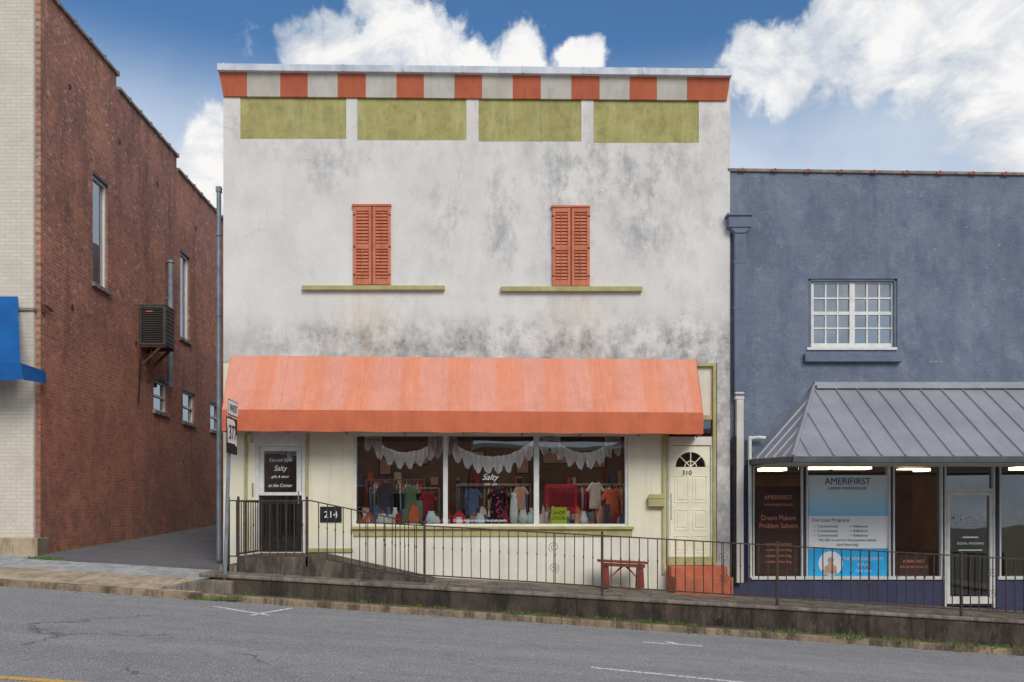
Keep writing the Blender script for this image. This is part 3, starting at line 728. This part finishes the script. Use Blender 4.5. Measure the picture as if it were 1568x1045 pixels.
for q in (848,1108,1330,1520):
    yy=(rail_t(q)+rail_b(q))/2
    spiral(q,yy-16,.7,1,-1.94); spiral(q,yy+16,.7,-1,-1.94)
    A=W(q,rail_t(q),-1.94);B=W(q,rail_b(q),-1.94); sc.tube(A,B,.007,6)
sc.done('scrolls',M_FEN,e)
fence('ramp_railing',[(350,766,851),(476,766,851),(650,803,886)],-1.36,0,.147,[(350,764,880),(365,764,882),(470,764,868),(650,801,894)])
fr=empty('landing_side_rail'); zt_=Zp(766,-1.36)
a=MB(); 
for zz_ in (zt_,zt_-.95): a.box(X(365,-1.36)-.012,X(365,-1.36)+.012,-1.36,-.1,zz_-.03,zz_)
for i in range(8): a.box(X(365,-1.36)-.008,X(365,-1.36)+.008,-1.2+i*.15,-1.184+i*.15,zt_-.95,zt_)
a.done('rail',M_FEN,fr)
rs=empty('route_sign'); yS=-1.95
pb_=Vector(W(344,884,yS)); pt_=Vector(W(353,612,yS))
def ptz(py): 
    t=(884-py)/(884-612); return pb_.lerp(pt_,t)
a=MB(); a.tube(pb_-Vector((0,0,.2)),pt_,.032,10); a.done('post',M_PIPE,rs)
ang=math.radians(-91)
ux=Vector((math.cos(ang),-math.sin(ang),0)); nrm=Vector((-math.sin(ang),-math.cos(ang),0)); 
def plate(c,w,h,m,off,name,rnd=.04,shape=None):
    if shape: pp_=shape
    else:
        pp_=[]
        for sx,sy,a0 in ((1,1,0),(-1,1,90),(-1,-1,180),(1,-1,270)):
            for k_ in range(4):
                t=math.radians(a0+30*k_); pp_.append((sx*(w/2-rnd)+rnd*math.cos(t),sy*(h/2-rnd)+rnd*math.sin(t)))
        pp_.sort(key=lambda q:math.atan2(q[1],q[0]))
    P=[c+ux*a_+Vector((0,0,b_))+nrm*off for a_,b_ in pp_]
    MB().poly([tuple(p) for p in P],tuple(nrm*-.003)).done(name,m,rs)
c1=ptz(626)+nrm*.045; c2=ptz(668)+nrm*.045
M_SW=mat('sign_white',S(228,228,224),S(218,218,214),6,.5,bump=0)
plate(c1,.62,.30,M_SW,0,'direction_plate',.02); plate(c1,.585,.27,M_BLK,.004,'direction_border',.02); plate(c1,.55,.235,M_SW,.008,'direction_face',.02)
plate(c2,.62,.62,M_BLK,0,'route_plate',.02)
mo=[(-.27,.28),(.10,.28),(.16,.24),(.18,.1),(.25,.02),(.28,-.10),(.28,-.16),(.2,-.16),(.2,-.13),(-.24,-.13),(-.25,.1),(-.28,.2)]
plate(c2,.5,.5,M_SW,.005,'state_outline',shape=mo)
rz=(math.pi/2,0,-ang)
for s_,c,hh,sx,dz_ in (("WEST",c1,11,.95,0),("377",c2,22,.85,.06)):
    l=c+nrm*.018-Vector((0,0,hh*.5*14/F-dz_)); text(s_,0,0,hh,M_BLK,rs,-1.95,loc=tuple(l),rot=rz,sx=sx)

# ================================================================= LEFT BUILDING
lb=empty('brick_building'); xw=-8.82
def dpx(px): return 11008/(750-px)-16
holes=[(dpx(142),dpx(165),5.19,7.61),(dpx(276),dpx(290),5.1,7.55),(dpx(235),dpx(256),2.78,3.6),(dpx(280),dpx(298),2.72,3.62),(dpx(322),dpx(337),2.72,3.6),
 (3.25,20,10.1,11),(6.95,20,9.75,11)]
a=MB().grid([0,18],[-1.4,10.4],holes,lambda u,z,k:(xw-.35*k,u,z)); a.box(-9.15,-8.82,18,18.3,-1.4,9.75)
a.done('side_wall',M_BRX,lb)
MB().box(-20,xw-.352,0,.3,-1.4,10.4).done('front_wall',M_BRY,lb)
MB().box(-20,xw-.36,.31,18,9.2,9.4).box(-20,-19.7,.31,18,-1.4,9.2).done('roof_and_far_wall',M_GUT,lb)
MB().box(-9.72,-8.91,-.09,-.002,-.95,10.4).box(-20,-19.2,-.09,-.002,-.95,10.4).done('pilaster',M_PIL,lb,bevel=.01)
MB().box(-9.75,-8.88,-.13,-.003,Zp(478),Zp(474)).done('pilaster_band',M_COPG,lb)
MB().box(-19.2,-9.72,-.03,-.002,Zp(440),10.4).done('painted_front',M_PIL,lb)
MB().box(-9.76,-8.80,-.14,.3,-1.4,Zp(822)-.02).done('pilaster_base',M_CT,lb,bevel=.02)
a=MB().box(-19.2,-9.74,-.06,-.003,-.8,Zp(440)); a.done('shopfront_recess',M_TEAL,lb)
MB().box(-18.8,-9.9,-.08,-.062,-.2,2.6).done('shopfront_glass',M_GLD,lb)
a=MB()
def cop(y0,y1,z):
    n=int((y1-y0)/.6)
    for i in range(n):
        p=y0+(y1-y0)*i/n; q=y0+(y1-y0)*(i+1)/n-.012
        a.box(xw-.42,xw+.06,p,q,z,z+.07+random.uniform(0,.01)); a.box(xw-.43,xw+.075,q-.06,q+.008,z-.02,z+.1)
cop(-.05,3.28,10.4); cop(3.32,6.98,10.1); cop(7.0,18.3,9.75)
a.done('coping_tiles',M_COPG,lb,bevel=.012)
gl=MB();fw=MB();sl=MB();hd=MB()
for i,h_ in enumerate(holes[:5]):
    y0,y1,z0,z1=h_
    xx=xw-.1
    gl.box(xx-.01,xx,y0,y1,z0,z1)
    t=.06
    fw.box(xx,xx+.05,y0,y0+t,z0,z1); fw.box(xx,xx+.05,y1-t,y1,z0,z1); fw.box(xx,xx+.05,y0+t,y1-t,z0,z0+t); fw.box(xx,xx+.05,y0+t,y1-t,z1-t,z1)
    if i>1: fw.box(xx,xx+.055,y0+t,y1-t,(z0+z1)/2-.03,(z0+z1)/2+.03)
    sl.box(xw-.09,xw+.07,y0-.06,y1+.06,z0-.1,z0-.002)
    hd.box(xw-.09,xw+.015,y0-.01,y1+.01,z1-.005,z1+.06)
gl.done('side_window_glass',M_GLU,lb); fw.done('side_window_frames',M_WH,lb,bevel=.005); sl.done('side_window_sills',M_COPG,lb,bevel=.01); hd.done('side_window_lintels',M_GUT,lb)
MB().box(xw-1.5,xw-.36,1,17,2,8).done('rooms_behind_windows',M_INW,lb)
a=MB()
for yy,z_ in ((1.1,9.0),(3.4,8.9),(5.6,8.8),(8.4,8.6),(1.2,4.4),(4.3,4.3)):
    a.tube((xw,yy,z_),(xw+.02,yy,z_),.06,8)
a.done('tie_plates',M_RUST,lb)
MB().tube((xw+.05,.05,Zp(466)),(xw+.05,.35,Zp(470)),.02).tube((xw+.03,.06,Zp(466)),(xw+.03,.06,Zp(478)),.04).done('wire_bracket',M_RUST,lb)
ac=empty('air_conditioner'); z0,z1=4.28,5.27; ya,yb=4.42,5.02; xo=-8.13
MB().box(xw+.04,xo,ya,yb,z0,z1).box(xw+.03,xo+.01,ya-.01,yb+.01,z1,z1+.03).done('casing',M_AC,ac,bevel=.02)
a=MB(); a.box(xw+.08,xo-.06,ya-.006,ya-.001,z0+.06,z1-.05)
a.done('grille_back',M_ACD,ac); a=MB()
for i in range(15): zz_=z0+.09+i*.057; a.box(xw+.09,xo-.07,ya-.02,ya-.007,zz_,zz_+.014)
for i in range(9): a.box(xo+.001,xo+.012,ya+.04,yb-.04,z0+.08+i*.1,z0+.12+i*.1)
a.done('grille_slats',M_AC,ac)
MB().box(xw+.22,xw+.38,ya-.026,ya-.02,z1-.17,z1-.14).done('badge',M_OR,ac)
a=MB()
for yy in (ya+.02,yb-.04):
    a.box(xw,xo,yy,yy+.04,z0-.05,z0-.003); a.poly([(xw,yy,z0-.55),(xw,yy,z0-.61),(xo-.1,yy,z0-.06),(xo-.2,yy,z0-.06)],(0,.04,0)); a.box(xw+.001,xw+.06,yy-.01,yy+.05,z0-.8,z0-.05)
a.done('wall_bracket',M_RUST,ac)
a=MB(); a.path([(xw+.3,ya+.1,z0),(xw+.3,ya+.1,z0-.2),(xw+.1,ya-.05,z0-.35),(xw+.06,ya-.1,z0-1.5)],.02,6); a.done('condensate_pipe',M_BLK,ac)
cd=empty('flue_pipe'); yy=dpx(254); MB().tube((xw+.12,yy,3.5),(xw+.12,yy,6.88),.075,12).tube((xw+.12,yy,6.88),(xw+.12,yy,6.95),.1,12).box(xw,xw+.1,yy-.02,yy+.02,4.2,4.25).box(xw,xw+.1,yy-.02,yy+.02,5.9,5.95).done('flue',M_PIPE,cd)
ba=empty('blue_awning'); a=MB()
A=W(27,447,-.03);B=W(31,556,-.9)
a.add([A,B,(-19,-.9,B[2]),(-19,-.03,A[2])],[(0,1,2,3)]).add([A,B,(A[0],-.03,B[2])],[(0,1,2)])
vs=[];n=60
for i in range(n+1):
    x=B[0]+(-19-B[0])*i/n+ (.08 if i==0 else 0); vs+=[(B[0]+(-19-B[0])*i/n,-.905,B[2]),(x,-.93,B[2]-.30-.03*abs(math.sin(i*1.1)))]
a.add(vs,[(2*i,2*i+1,2*i+3,2*i+2) for i in range(n)])
a.add([B,(B[0]+.08,-.93,B[2]-.32),(B[0]+.02,-.05,B[2]-.25),(B[0],-.03,B[2])],[(0,1,2,3)])
a.done('canvas',M_BAW,ba)
dp=empty('drainpipe'); xx=X(336.5,.3)
MB().tube((xx,.25,Zp(284)),(xx,.25,Zp(860)),.045,10).box(xx-.05,xx+.05,.2,.3,Zp(287),Zp(279)).tube((xx,.25,Zp(355)),(xx,.25,Zp(352)),.06,10).tube((xx,.25,Zp(480)),(xx,.25,Zp(477)),.06,10).done('pipe',M_PIPE,dp)

# ================================================================= BLUE BUILDING
bb=empty('blue_stucco_building'); L0=1118.5;L1=2050
a=MB().wall(L0,285,L1,712,[(1238,427,1374,534)],.03,.3)
a.pp([(L0,285),(L1,285),(L1,273),(L0,261)],.03,.3)
a.box(X(L1)-.3,X(L1),.34,12,-2.6,Zp(280)); a.box(X(L0),X(L1),11.7,12,-2.6,Zp(280))
a.done('stucco_walls',M_BL,bb)
MB().box(X(L0),X(L1)-.31,.34,11.69,Zp(310),Zp(308)).done('roof',M_GUT,bb)
a=MB().pp([(L0-4,257.5),(L1,271),(L1,275),(L0-4,262)],-.01,.38); a.done('coping',M_COPG,bb,bevel=.006)
a=MB()
x=1137.
while x<L1:
    yy=258.5+(x-1114)*.0145; a.pp([(x-6,yy-.5),(x+6,yy-.5),(x+5,yy+3.5),(x-5,yy+3.5)],-.03,.4); c=W(x,yy,-.03); a.tube((c[0],-.03,c[2]),(c[0],.36,c[2]),.03,8); x+=50.5
a.done('ridge_tiles',M_TILE,bb,bevel=.01)
a=MB().pb(1238,427,1374,431,.05,.12).pb(1238,427,1242,534,.05,.12).pb(1369,427,1374,534,.05,.12)
a.pb(1233,541,1382,554,-.07,.1)
a.done('window_surround',M_BLT,bb,bevel=.008)
a=MB(); a.pb(1242,431,1369,434,.1,.06).pb(1242,526,1369,532,.1,.06).pb(1242,434,1246,526,.1,.06).pb(1365,434,1369,526,.1,.06).pb(1301,434,1309,526,.1,.06)
for s0,s1 in ((1246,1301),(1309,1365)):
    for i in (1,2): q=s0+(s1-s0)*i/3; a.pb(q-1.2,434,q+1.2,526,.115,.03)
    for i in (1,2,3): q=434+92*i/4; w_2=2.6 if i==2 else 1.2; a.pb(s0,q-w_2,s1,q+w_2,.112,.034)
a.pb(1236,532,1374,536,.0,.15)
a.done('window_sashes',M_WH,bb,bevel=.002)
MB().pb(1246,434,1365,526,.14,.005).done('window_glass',M_GLU,bb)
MB().pb(1242,430,1370,530,.6,.02).done('window_curtain',mat('curtain',S(130,138,146),S(96,104,112),3,.9),bb)
text("· ·· ·",1433,558,8,M_TXW,bb,.02,name='wall_anchors')
H=[(1153,712,1230,887),(1235,712,1364,887),(1368,712,1444,887),(1447,711,1524,931),(1531,712,1700,887),(1720,712,1900,887)]
MB().wall(L0,712.5,L1,980,[(h_[0],711,h_[2],h_[3]) for h_ in H],.03,.25).done('storefront_framing',M_NAV,bb)
a=MB(); 
for i,h_ in enumerate(H):
    x0,y0,x1,y1=h_; a.pb(x0,714,x0+2.5,y1,.0,.08).pb(x1-2.5,714,x1,y1,.0,.08)
    if i!=3: a.pb(x0-2,y1-4,x1+2,y1+1,-.01,.09)
    else:
        a.pb(x0+2.6,748,x1-2.6,753,.0,.08)
        a.pb(x0+3,754,x0+8,925,.02,.05).pb(x1-8,754,x1-3,925,.02,.05).pb(x0+8,754,x1-8,759,.02,.05).pb(x0+8,914,x1-8,925,.02,.05)
a.done('window_frames',M_WH,bb,bevel=.004)
gl=MB()
for h_ in H: gl.pb(h_[0]+2,712,h_[2]-2,h_[3]-3,.07,.005)
gl.done('storefront_glass',M_GL,bb)
M_BR=mat('brown_room',S(112,88,72),S(76,62,52),1.5,.9)
MB().box(X(L0)+.1,X(L1)-.4,4,4.1,-2.6,1.3).box(X(L0)+.02,X(L0)+.1,.3,4,-2.6,1.3).done('inner_walls',M_BR,bb)
MB().box(X(L0)+.02,X(L1)-.4,.3,4.1,1.1,1.2).done('inner_ceiling',M_INW,bb); MB().box(X(L0)+.02,X(L1)-.4,.3,4.1,-2.4,-2.3).done('inner_floor',M_DRK,bb)
a=MB()
for px0,px1,yy in ((1168,1205,2.0),(1232,1276,1.4),(1286,1335,1.4),(1385,1425,2.2),(1560,1620,1.6)):
    a.box(X(px0,yy),X(px1,yy),yy,yy+.35,1.0,1.06)
a.done('ceiling_lights',M_TUBE,bb)
a=MB()
for px in (1180,1290,1400,1560): a.box(X(px,2),X(px,2)+.9,2,2.6,-1.4,-1.35).box(X(px,2),X(px,2)+.05,2,2.6,-2.3,-1.4).box(X(px,2)+.85,X(px,2)+.9,2,2.6,-2.3,-1.4).box(X(px,2)+.3,X(px,2)+.7,2.2,2.25,-1.25,-.95)
a.done('desks',M_BENCH,bb)
sg=empty('window_decal_sign'); 
M_SGB=mat('sign_brown',S(70,48,42),S(56,42,36),3,.6,bump=0)
MB().pb(1158,745,1226,880,.058,.008).done('panel',M_SGB,sg)
text("AMERIFIRST",1192,765,6.5,M_TXG,sg,.052,sx=.9); text("HOME MORTGAGE",1192,775,3.6,M_TXG,sg,.052)
for s_,yy in (("Dream Makers",797),("Problem Solvers",809)): text(s_,1192,yy,8,M_TXG,sg,.052,sx=.78)
for i in range(4): text("residential lending",1192,835+i*9,3.8,M_TXG,sg,.052)
po=empty('window_poster')
def grad():
    m,t,b=newmat('poster_print'); x,y,z=t.sep(t.pos()); zz=t.math('SUBTRACT',z,EYE)
    f=t.mapr(zz,Zp(790),Zp(745)); col=t.mix(f,S(120,180,222,1.4),S(190,206,218,1.4)); t.l(col,b.inputs['Base Color']); b.inputs['Roughness'].default_value=.6; return m
yP=.056
MB().pb(1238,728,1361,790,yP,.01).done('top_print',grad(),po)
MB().pb(1238,790.2,1361,840,yP-.002,.01).done('white_print',mat('white_poster',S(240,244,248,1.4),S(236,240,246,1.4),3,.6,bump=0),po)
MB().pb(1238,840.2,1361,884,yP,.01).done('blue_print',mat('poster_blue',S(32,156,226,1.3),S(46,170,232,1.3),3,.6,bump=0),po)
yT=yP-.006
text("AMERIFIRST",1298,742,10,M_TXB,po,yT,sx=.95); text("HOME MORTGAGE",1298,750,4,M_TXB,po,yT,sx=1.2)
text("Our Loan Programs",1272,799,5,M_TXB,po,yT); 
for i in range(3):
    text("✓ Conventional",1245,808+i*7,4,M_TXB,po,yT,align='LEFT'); text("✓ Refinance",1300,808+i*7,4,M_TXB,po,yT,align='LEFT')
text("We offer no and low down payment options",1298,829,4,M_TXB,po,yT,sx=.85); text("(and financing)",1298,836,4,M_TXB,po,yT)
c=W(1272,863,yT); MB().tube((c[0],yT,c[2]),(c[0],yT+.004,c[2]),.24,28).done('portrait_disc',M_PAPER,po)
MB().pp([(1262,880),(1263,868),(1269,864),(1267,857),(1272,853),(1277,857),(1275,864),(1281,868),(1282,880)],yT-.005,.003).done('portrait_figure',GM[4],po)
for i,q in enumerate(("THE HOME LOAN EXPERTS","555 0100","Apply today")): text(q,1322,858+i*9,4.4,M_TXW,po,yT,sx=.8)
d3=empty('window_notice'); MB().pb(1376,850,1422,882,.056,.008).done('notice_panel',M_SGB,d3); text("AMERIFIRST",1399,862,4.5,M_TXG,d3,.05); text("HOME MORTGAGE",1399,870,3.4,M_TXG,d3,.05)
MB().pb(1370,720,1398,886,1.0,.03).done('interior_partition',M_BR,bb)
MB().pb(1452,757,1520,916,.6,.03).done('door_blind',M_BLK,bb)
text("AMERIFIRST",1486,797,7,M_TXW,bb,.02,name='door_lettering',sx=.95); text("HOME MORTGAGE",1486,803,3,M_TXW,bb,.02,name='door_lettering')
text("EQUAL HOUSING",1486,834,3.6,M_TXW,bb,.02,name='door_lettering')
MB().pb(1474,822,1498,824,.03,.01).pb(1468,842,1504,843.5,.03,.01).done('door_stickers',M_TXW,bb)
mr=empty('metal_awning'); yE=-2.0
R0=Vector(W(1247,590,.025)); E0=Vector(W(1214,699,yE)); S0=Vector(W(1147,704,.025)); R1=Vector((X(2050),.025,R0.z)); E1=Vector((X(2050),yE,E0.z))
MB().add([tuple(R0),tuple(R1),tuple(E1),tuple(E0),tuple(S0)],[(0,1,2,3),(0,3,4)]).done('roof_sheets',M_ROOFM,mr)
a=MB()
def rib(A,B,w=.022,h_=.03):
    A=Vector(A);B=Vector(B); d=(B-A).normalized()
    s=Vector((1,0,0)) if abs(d.x)<.5 else Vector((0,1,0))
    nrm_=d.cross(s).normalized(); nrm_=nrm_ if nrm_.z>0 else -nrm_
    P=[A-s*w-nrm_*.005,A+s*w-nrm_*.005,A+s*w*.4+nrm_*h_,A-s*w*.4+nrm_*h_]
    a.poly([tuple(p) for p in P],tuple(B-A))
x=E0.x+.3
while x<R1.x:
    if x<R0.x:
        t=(x-E0.x)/(R0.x-E0.x); top=E0.lerp(R0,t)
    else: top=Vector((x,R0.y,R0.z))
    rib(top,(x,yE,E0.z)); x+=.41
for i in range(1,5):
    t=i/5; b_=S0.lerp(E0,t)
    top=E0.lerp(R0,1-t)
    rib(Vector((top.x,b_.y,top.z)),b_)
rib(R0,E0,.05,.035); 
a.done('standing_seams',M_ROOFM,mr)
MB().box(R0.x-.02,R1.x,-.04,.028,R0.z-.03,R0.z+.05).box(R0.x-.02,R1.x,-.16,-.04,R0.z-.09,R0.z-.02).done('wall_flashing',M_ROOFM,mr)
a=MB().box(E0.x-.02,E1.x,yE-.06,yE+.02,E0.z-.11,E0.z+.0); a.poly([tuple(S0),tuple(E0),(E0.x,E0.y,E0.z-.11),(S0.x,S0.y,S0.z-.11)],(-.05,0,0))
a.done('gutter',M_GUT,mr,bevel=.01)
MB().add([(S0.x,.025,E0.z-.06),(E0.x,yE+.02,E0.z-.06),(E1.x,yE+.02,E0.z-.06),(E1.x,.025,E0.z-.06)],[(0,1,2,3)]).done('soffit',M_ORW,mr)
ds=empty('downspout'); a=MB()
a.pb(1116,329,1151,348,-.16,.18).pb(1114,326,1153,330,-.19,.21).pp([(1118,348),(1149,348),(1142,357),(1126,357)],-.14,.16)
a.pb(1125,357,1143,600,-.12,.11)
a.done('leader_head_and_pipe',M_BLT,ds,bevel=.012)
MB().pb(1126,600,1140,612,-.115,.1).pb(1128,612,1139,893,-.11,.1).done('lower_pipe',M_ORW,ds,bevel=.012)
MB().pb(1126,603,1142,606,-.125,.1).pb(1124,470,1144,473,-.125,.1).pb(1124,400,1144,403,-.125,.1).done('pipe_straps',M_BLT,ds)
MB().tube(W(1124,668,-.07),W(1124,895,-.07),.035,8).done('black_pipe',M_BLK,ds)
a=MB(); a.tube(W(1148,668,-.08),W(1149,885,-.08),.035,10); a.path([W(1148,672,-.08),W(1160,670,-.1),W(1172,671,-.1)],.035,8); a.done('white_gutter_pipe',M_WH,ds)

# ================================================================= opposite side of the street
ob=empty('brick_building_across_street')
a=MB(); op=MB(); cn=MB()
for (xa,xb,zt_) in ((-22,-9,3.0),(-8.9,-1,3.9),(-.9,7,3.3),(7.1,22,4.1)):
    hs=[]; x=xa+.8
    while x+2.4<xb: hs.append((x,x+2.2,-1.8,1.1)); x+=3.1
    a.grid([xa,xb],[-3.8,zt_],hs,lambda u,z,k:(u,-24-.3*k,z)); a.box(xa,xb,-34,-33.7,-3.6,zt_).box(xa,xa+.3,-33.7,-24.31,-3.6,zt_).box(xb-.3,xb,-33.7,-24.31,-3.6,zt_)
    op.box(xa+.31,xb-.31,-24.6,-24.4,-3.6,zt_-.1); op.box(xa+.31,xb-.31,-33.6,-24.61,zt_-.4,zt_-.3); cn.box(xa-.02,xb+.02,-24.4,-23.85,zt_,zt_+.2)
a.done('walls',M_BRY,ob); op.done('dark_openings',M_DRK,ob); cn.done('cornice',M_ORW,ob)
a=MB(); strip(a,-40,40,-24,-18,lambda x:zr(x)+.12,lambda x:zr(x)-.3,20); a.done('far_sidewalk',M_CT)

# ================================================================= SKY
w=bpy.data.worlds.new("World"); scene.world=w; w.use_nodes=True; t=NT(w.node_tree); w.node_tree.nodes.clear()
EL=math.radians(38); SR=math.radians(180-22)
out=t.n('ShaderNodeOutputWorld'); bg=t.n('ShaderNodeBackground'); sky=t.n('ShaderNodeTexSky',sky_type='NISHITA')
sky.sun_disc=False; sky.sun_elevation=EL; sky.sun_rotation=SR; sky.altitude=100; sky.air_density=1.0; sky.dust_density=.6; sky.ozone_density=2.0
tc=t.n('ShaderNodeTexCoord').outputs['Generated']
nv=t.n('ShaderNodeVectorMath',operation='NORMALIZE'); t.l(tc,nv.inputs[0]); dv=nv.outputs[0]
dx,dy,dz=t.sep(dv)
lobes=[(590,45,.075),(535,75,.055),(645,75,.07),(480,95,.05),(725,95,.05),(800,92,.045),(890,106,.035),
 (1175,75,.05),(1215,100,.06),(1290,40,.06),(1375,50,.085),(1470,50,.11),(1570,60,.13),(1500,120,.06),(1570,210,.06),
 (310,235,.06),(280,300,.08)]
acc=None
warp=t.n('ShaderNodeTexNoise'); t.l(dv,warp.inputs['Vector']); warp.inputs['Scale'].default_value=11; warp.inputs['Detail'].default_value=4; warp.inputs['Roughness'].default_value=.6
wv=t.n('ShaderNodeVectorMath',operation='MULTIPLY_ADD'); t.l(warp.outputs['Color'],wv.inputs[0]); wv.inputs[1].default_value=(.08,.08,.08)
sub=t.n('ShaderNodeVectorMath',operation='SUBTRACT'); t.l(dv,sub.inputs[0]); sub.inputs[1].default_value=(.04,.04,.04); t.l(sub.outputs[0],wv.inputs[2])
for (px,py,r_) in lobes:
    c=Vector(((px-VX)/F,1,(HY-py)/F)).normalized()
    d_=t.n('ShaderNodeVectorMath',operation='DISTANCE'); t.l(wv.outputs[0],d_.inputs[0]); d_.inputs[1].default_value=tuple(c)
    v=t.mapr(d_.outputs['Value'],0,r_,1,0)
    acc=v if acc is None else t.math('MAXIMUM',acc,v)
n1=t.noise(dv,16,9,.66,.2); n2=t.noise(dv,5,4,.6); n3=t.noise(t.scalev(dv,(1,1,1.5)),11,8,.66,.4)
val=t.math('ADD',acc,t.math('MULTIPLY',t.math('SUBTRACT',n1,.5),1.5))
mask=t.mapr(val,.18,.5,0,1,True)
back=t.math('MULTIPLY',t.mapr(dy,.45,-.2),t.mapr(n2,.36,.56))
haze=t.math('MULTIPLY',t.mapr(dz,.50,.37,0,1,True),t.mapr(n2,.35,.65,.7,1.))
mask=t.math('MAXIMUM',mask,back)
sh=t.math('ADD',t.math('MULTIPLY',acc,.25),n3)
ccol=t.mix(t.mapr(sh,.46,.72),(4.9,5.6,6.6,1),(9.5,9.4,9.3,1))
blue=t.mix(1.0,sky.outputs[0],(.72,1.08,1.3,1),'MULTIPLY')
col=t.mix(haze,blue,(6.4,7.2,8.3,1))
col=t.mix(mask,col,ccol)
t.l(col,bg.inputs[0]); bg.inputs[1].default_value=.1
t.nt.links.new(bg.outputs[0],out.inputs[0])
sun=bpy.data.lights.new('sun','SUN'); sun.energy=2.1; sun.angle=math.radians(30); sun.color=(1,.95,.88)
so=bpy.data.objects.new('sun',sun); scene.collection.objects.link(so)
az=math.radians(22)
sd=Vector((math.sin(az)*math.cos(EL),-math.cos(az)*math.cos(EL),math.sin(EL)))
so.rotation_euler=sd.to_track_quat('Z','Y').to_euler()
# ================================================================= CAMERA
cam=bpy.data.cameras.new('camera'); co=bpy.data.objects.new('camera',cam); scene.collection.objects.link(co); scene.camera=co
co.location=(0,-D,EYE); co.rotation_euler=(math.pi/2,0,0)
cam.sensor_width=36; cam.lens=F/1568*36; cam.shift_x=(784-VX)/1568; cam.shift_y=(HY-522.5)/1568; cam.clip_end=2000
scene.view_settings.view_transform='Standard'; scene.view_settings.look='None'; scene.view_settings.exposure=0
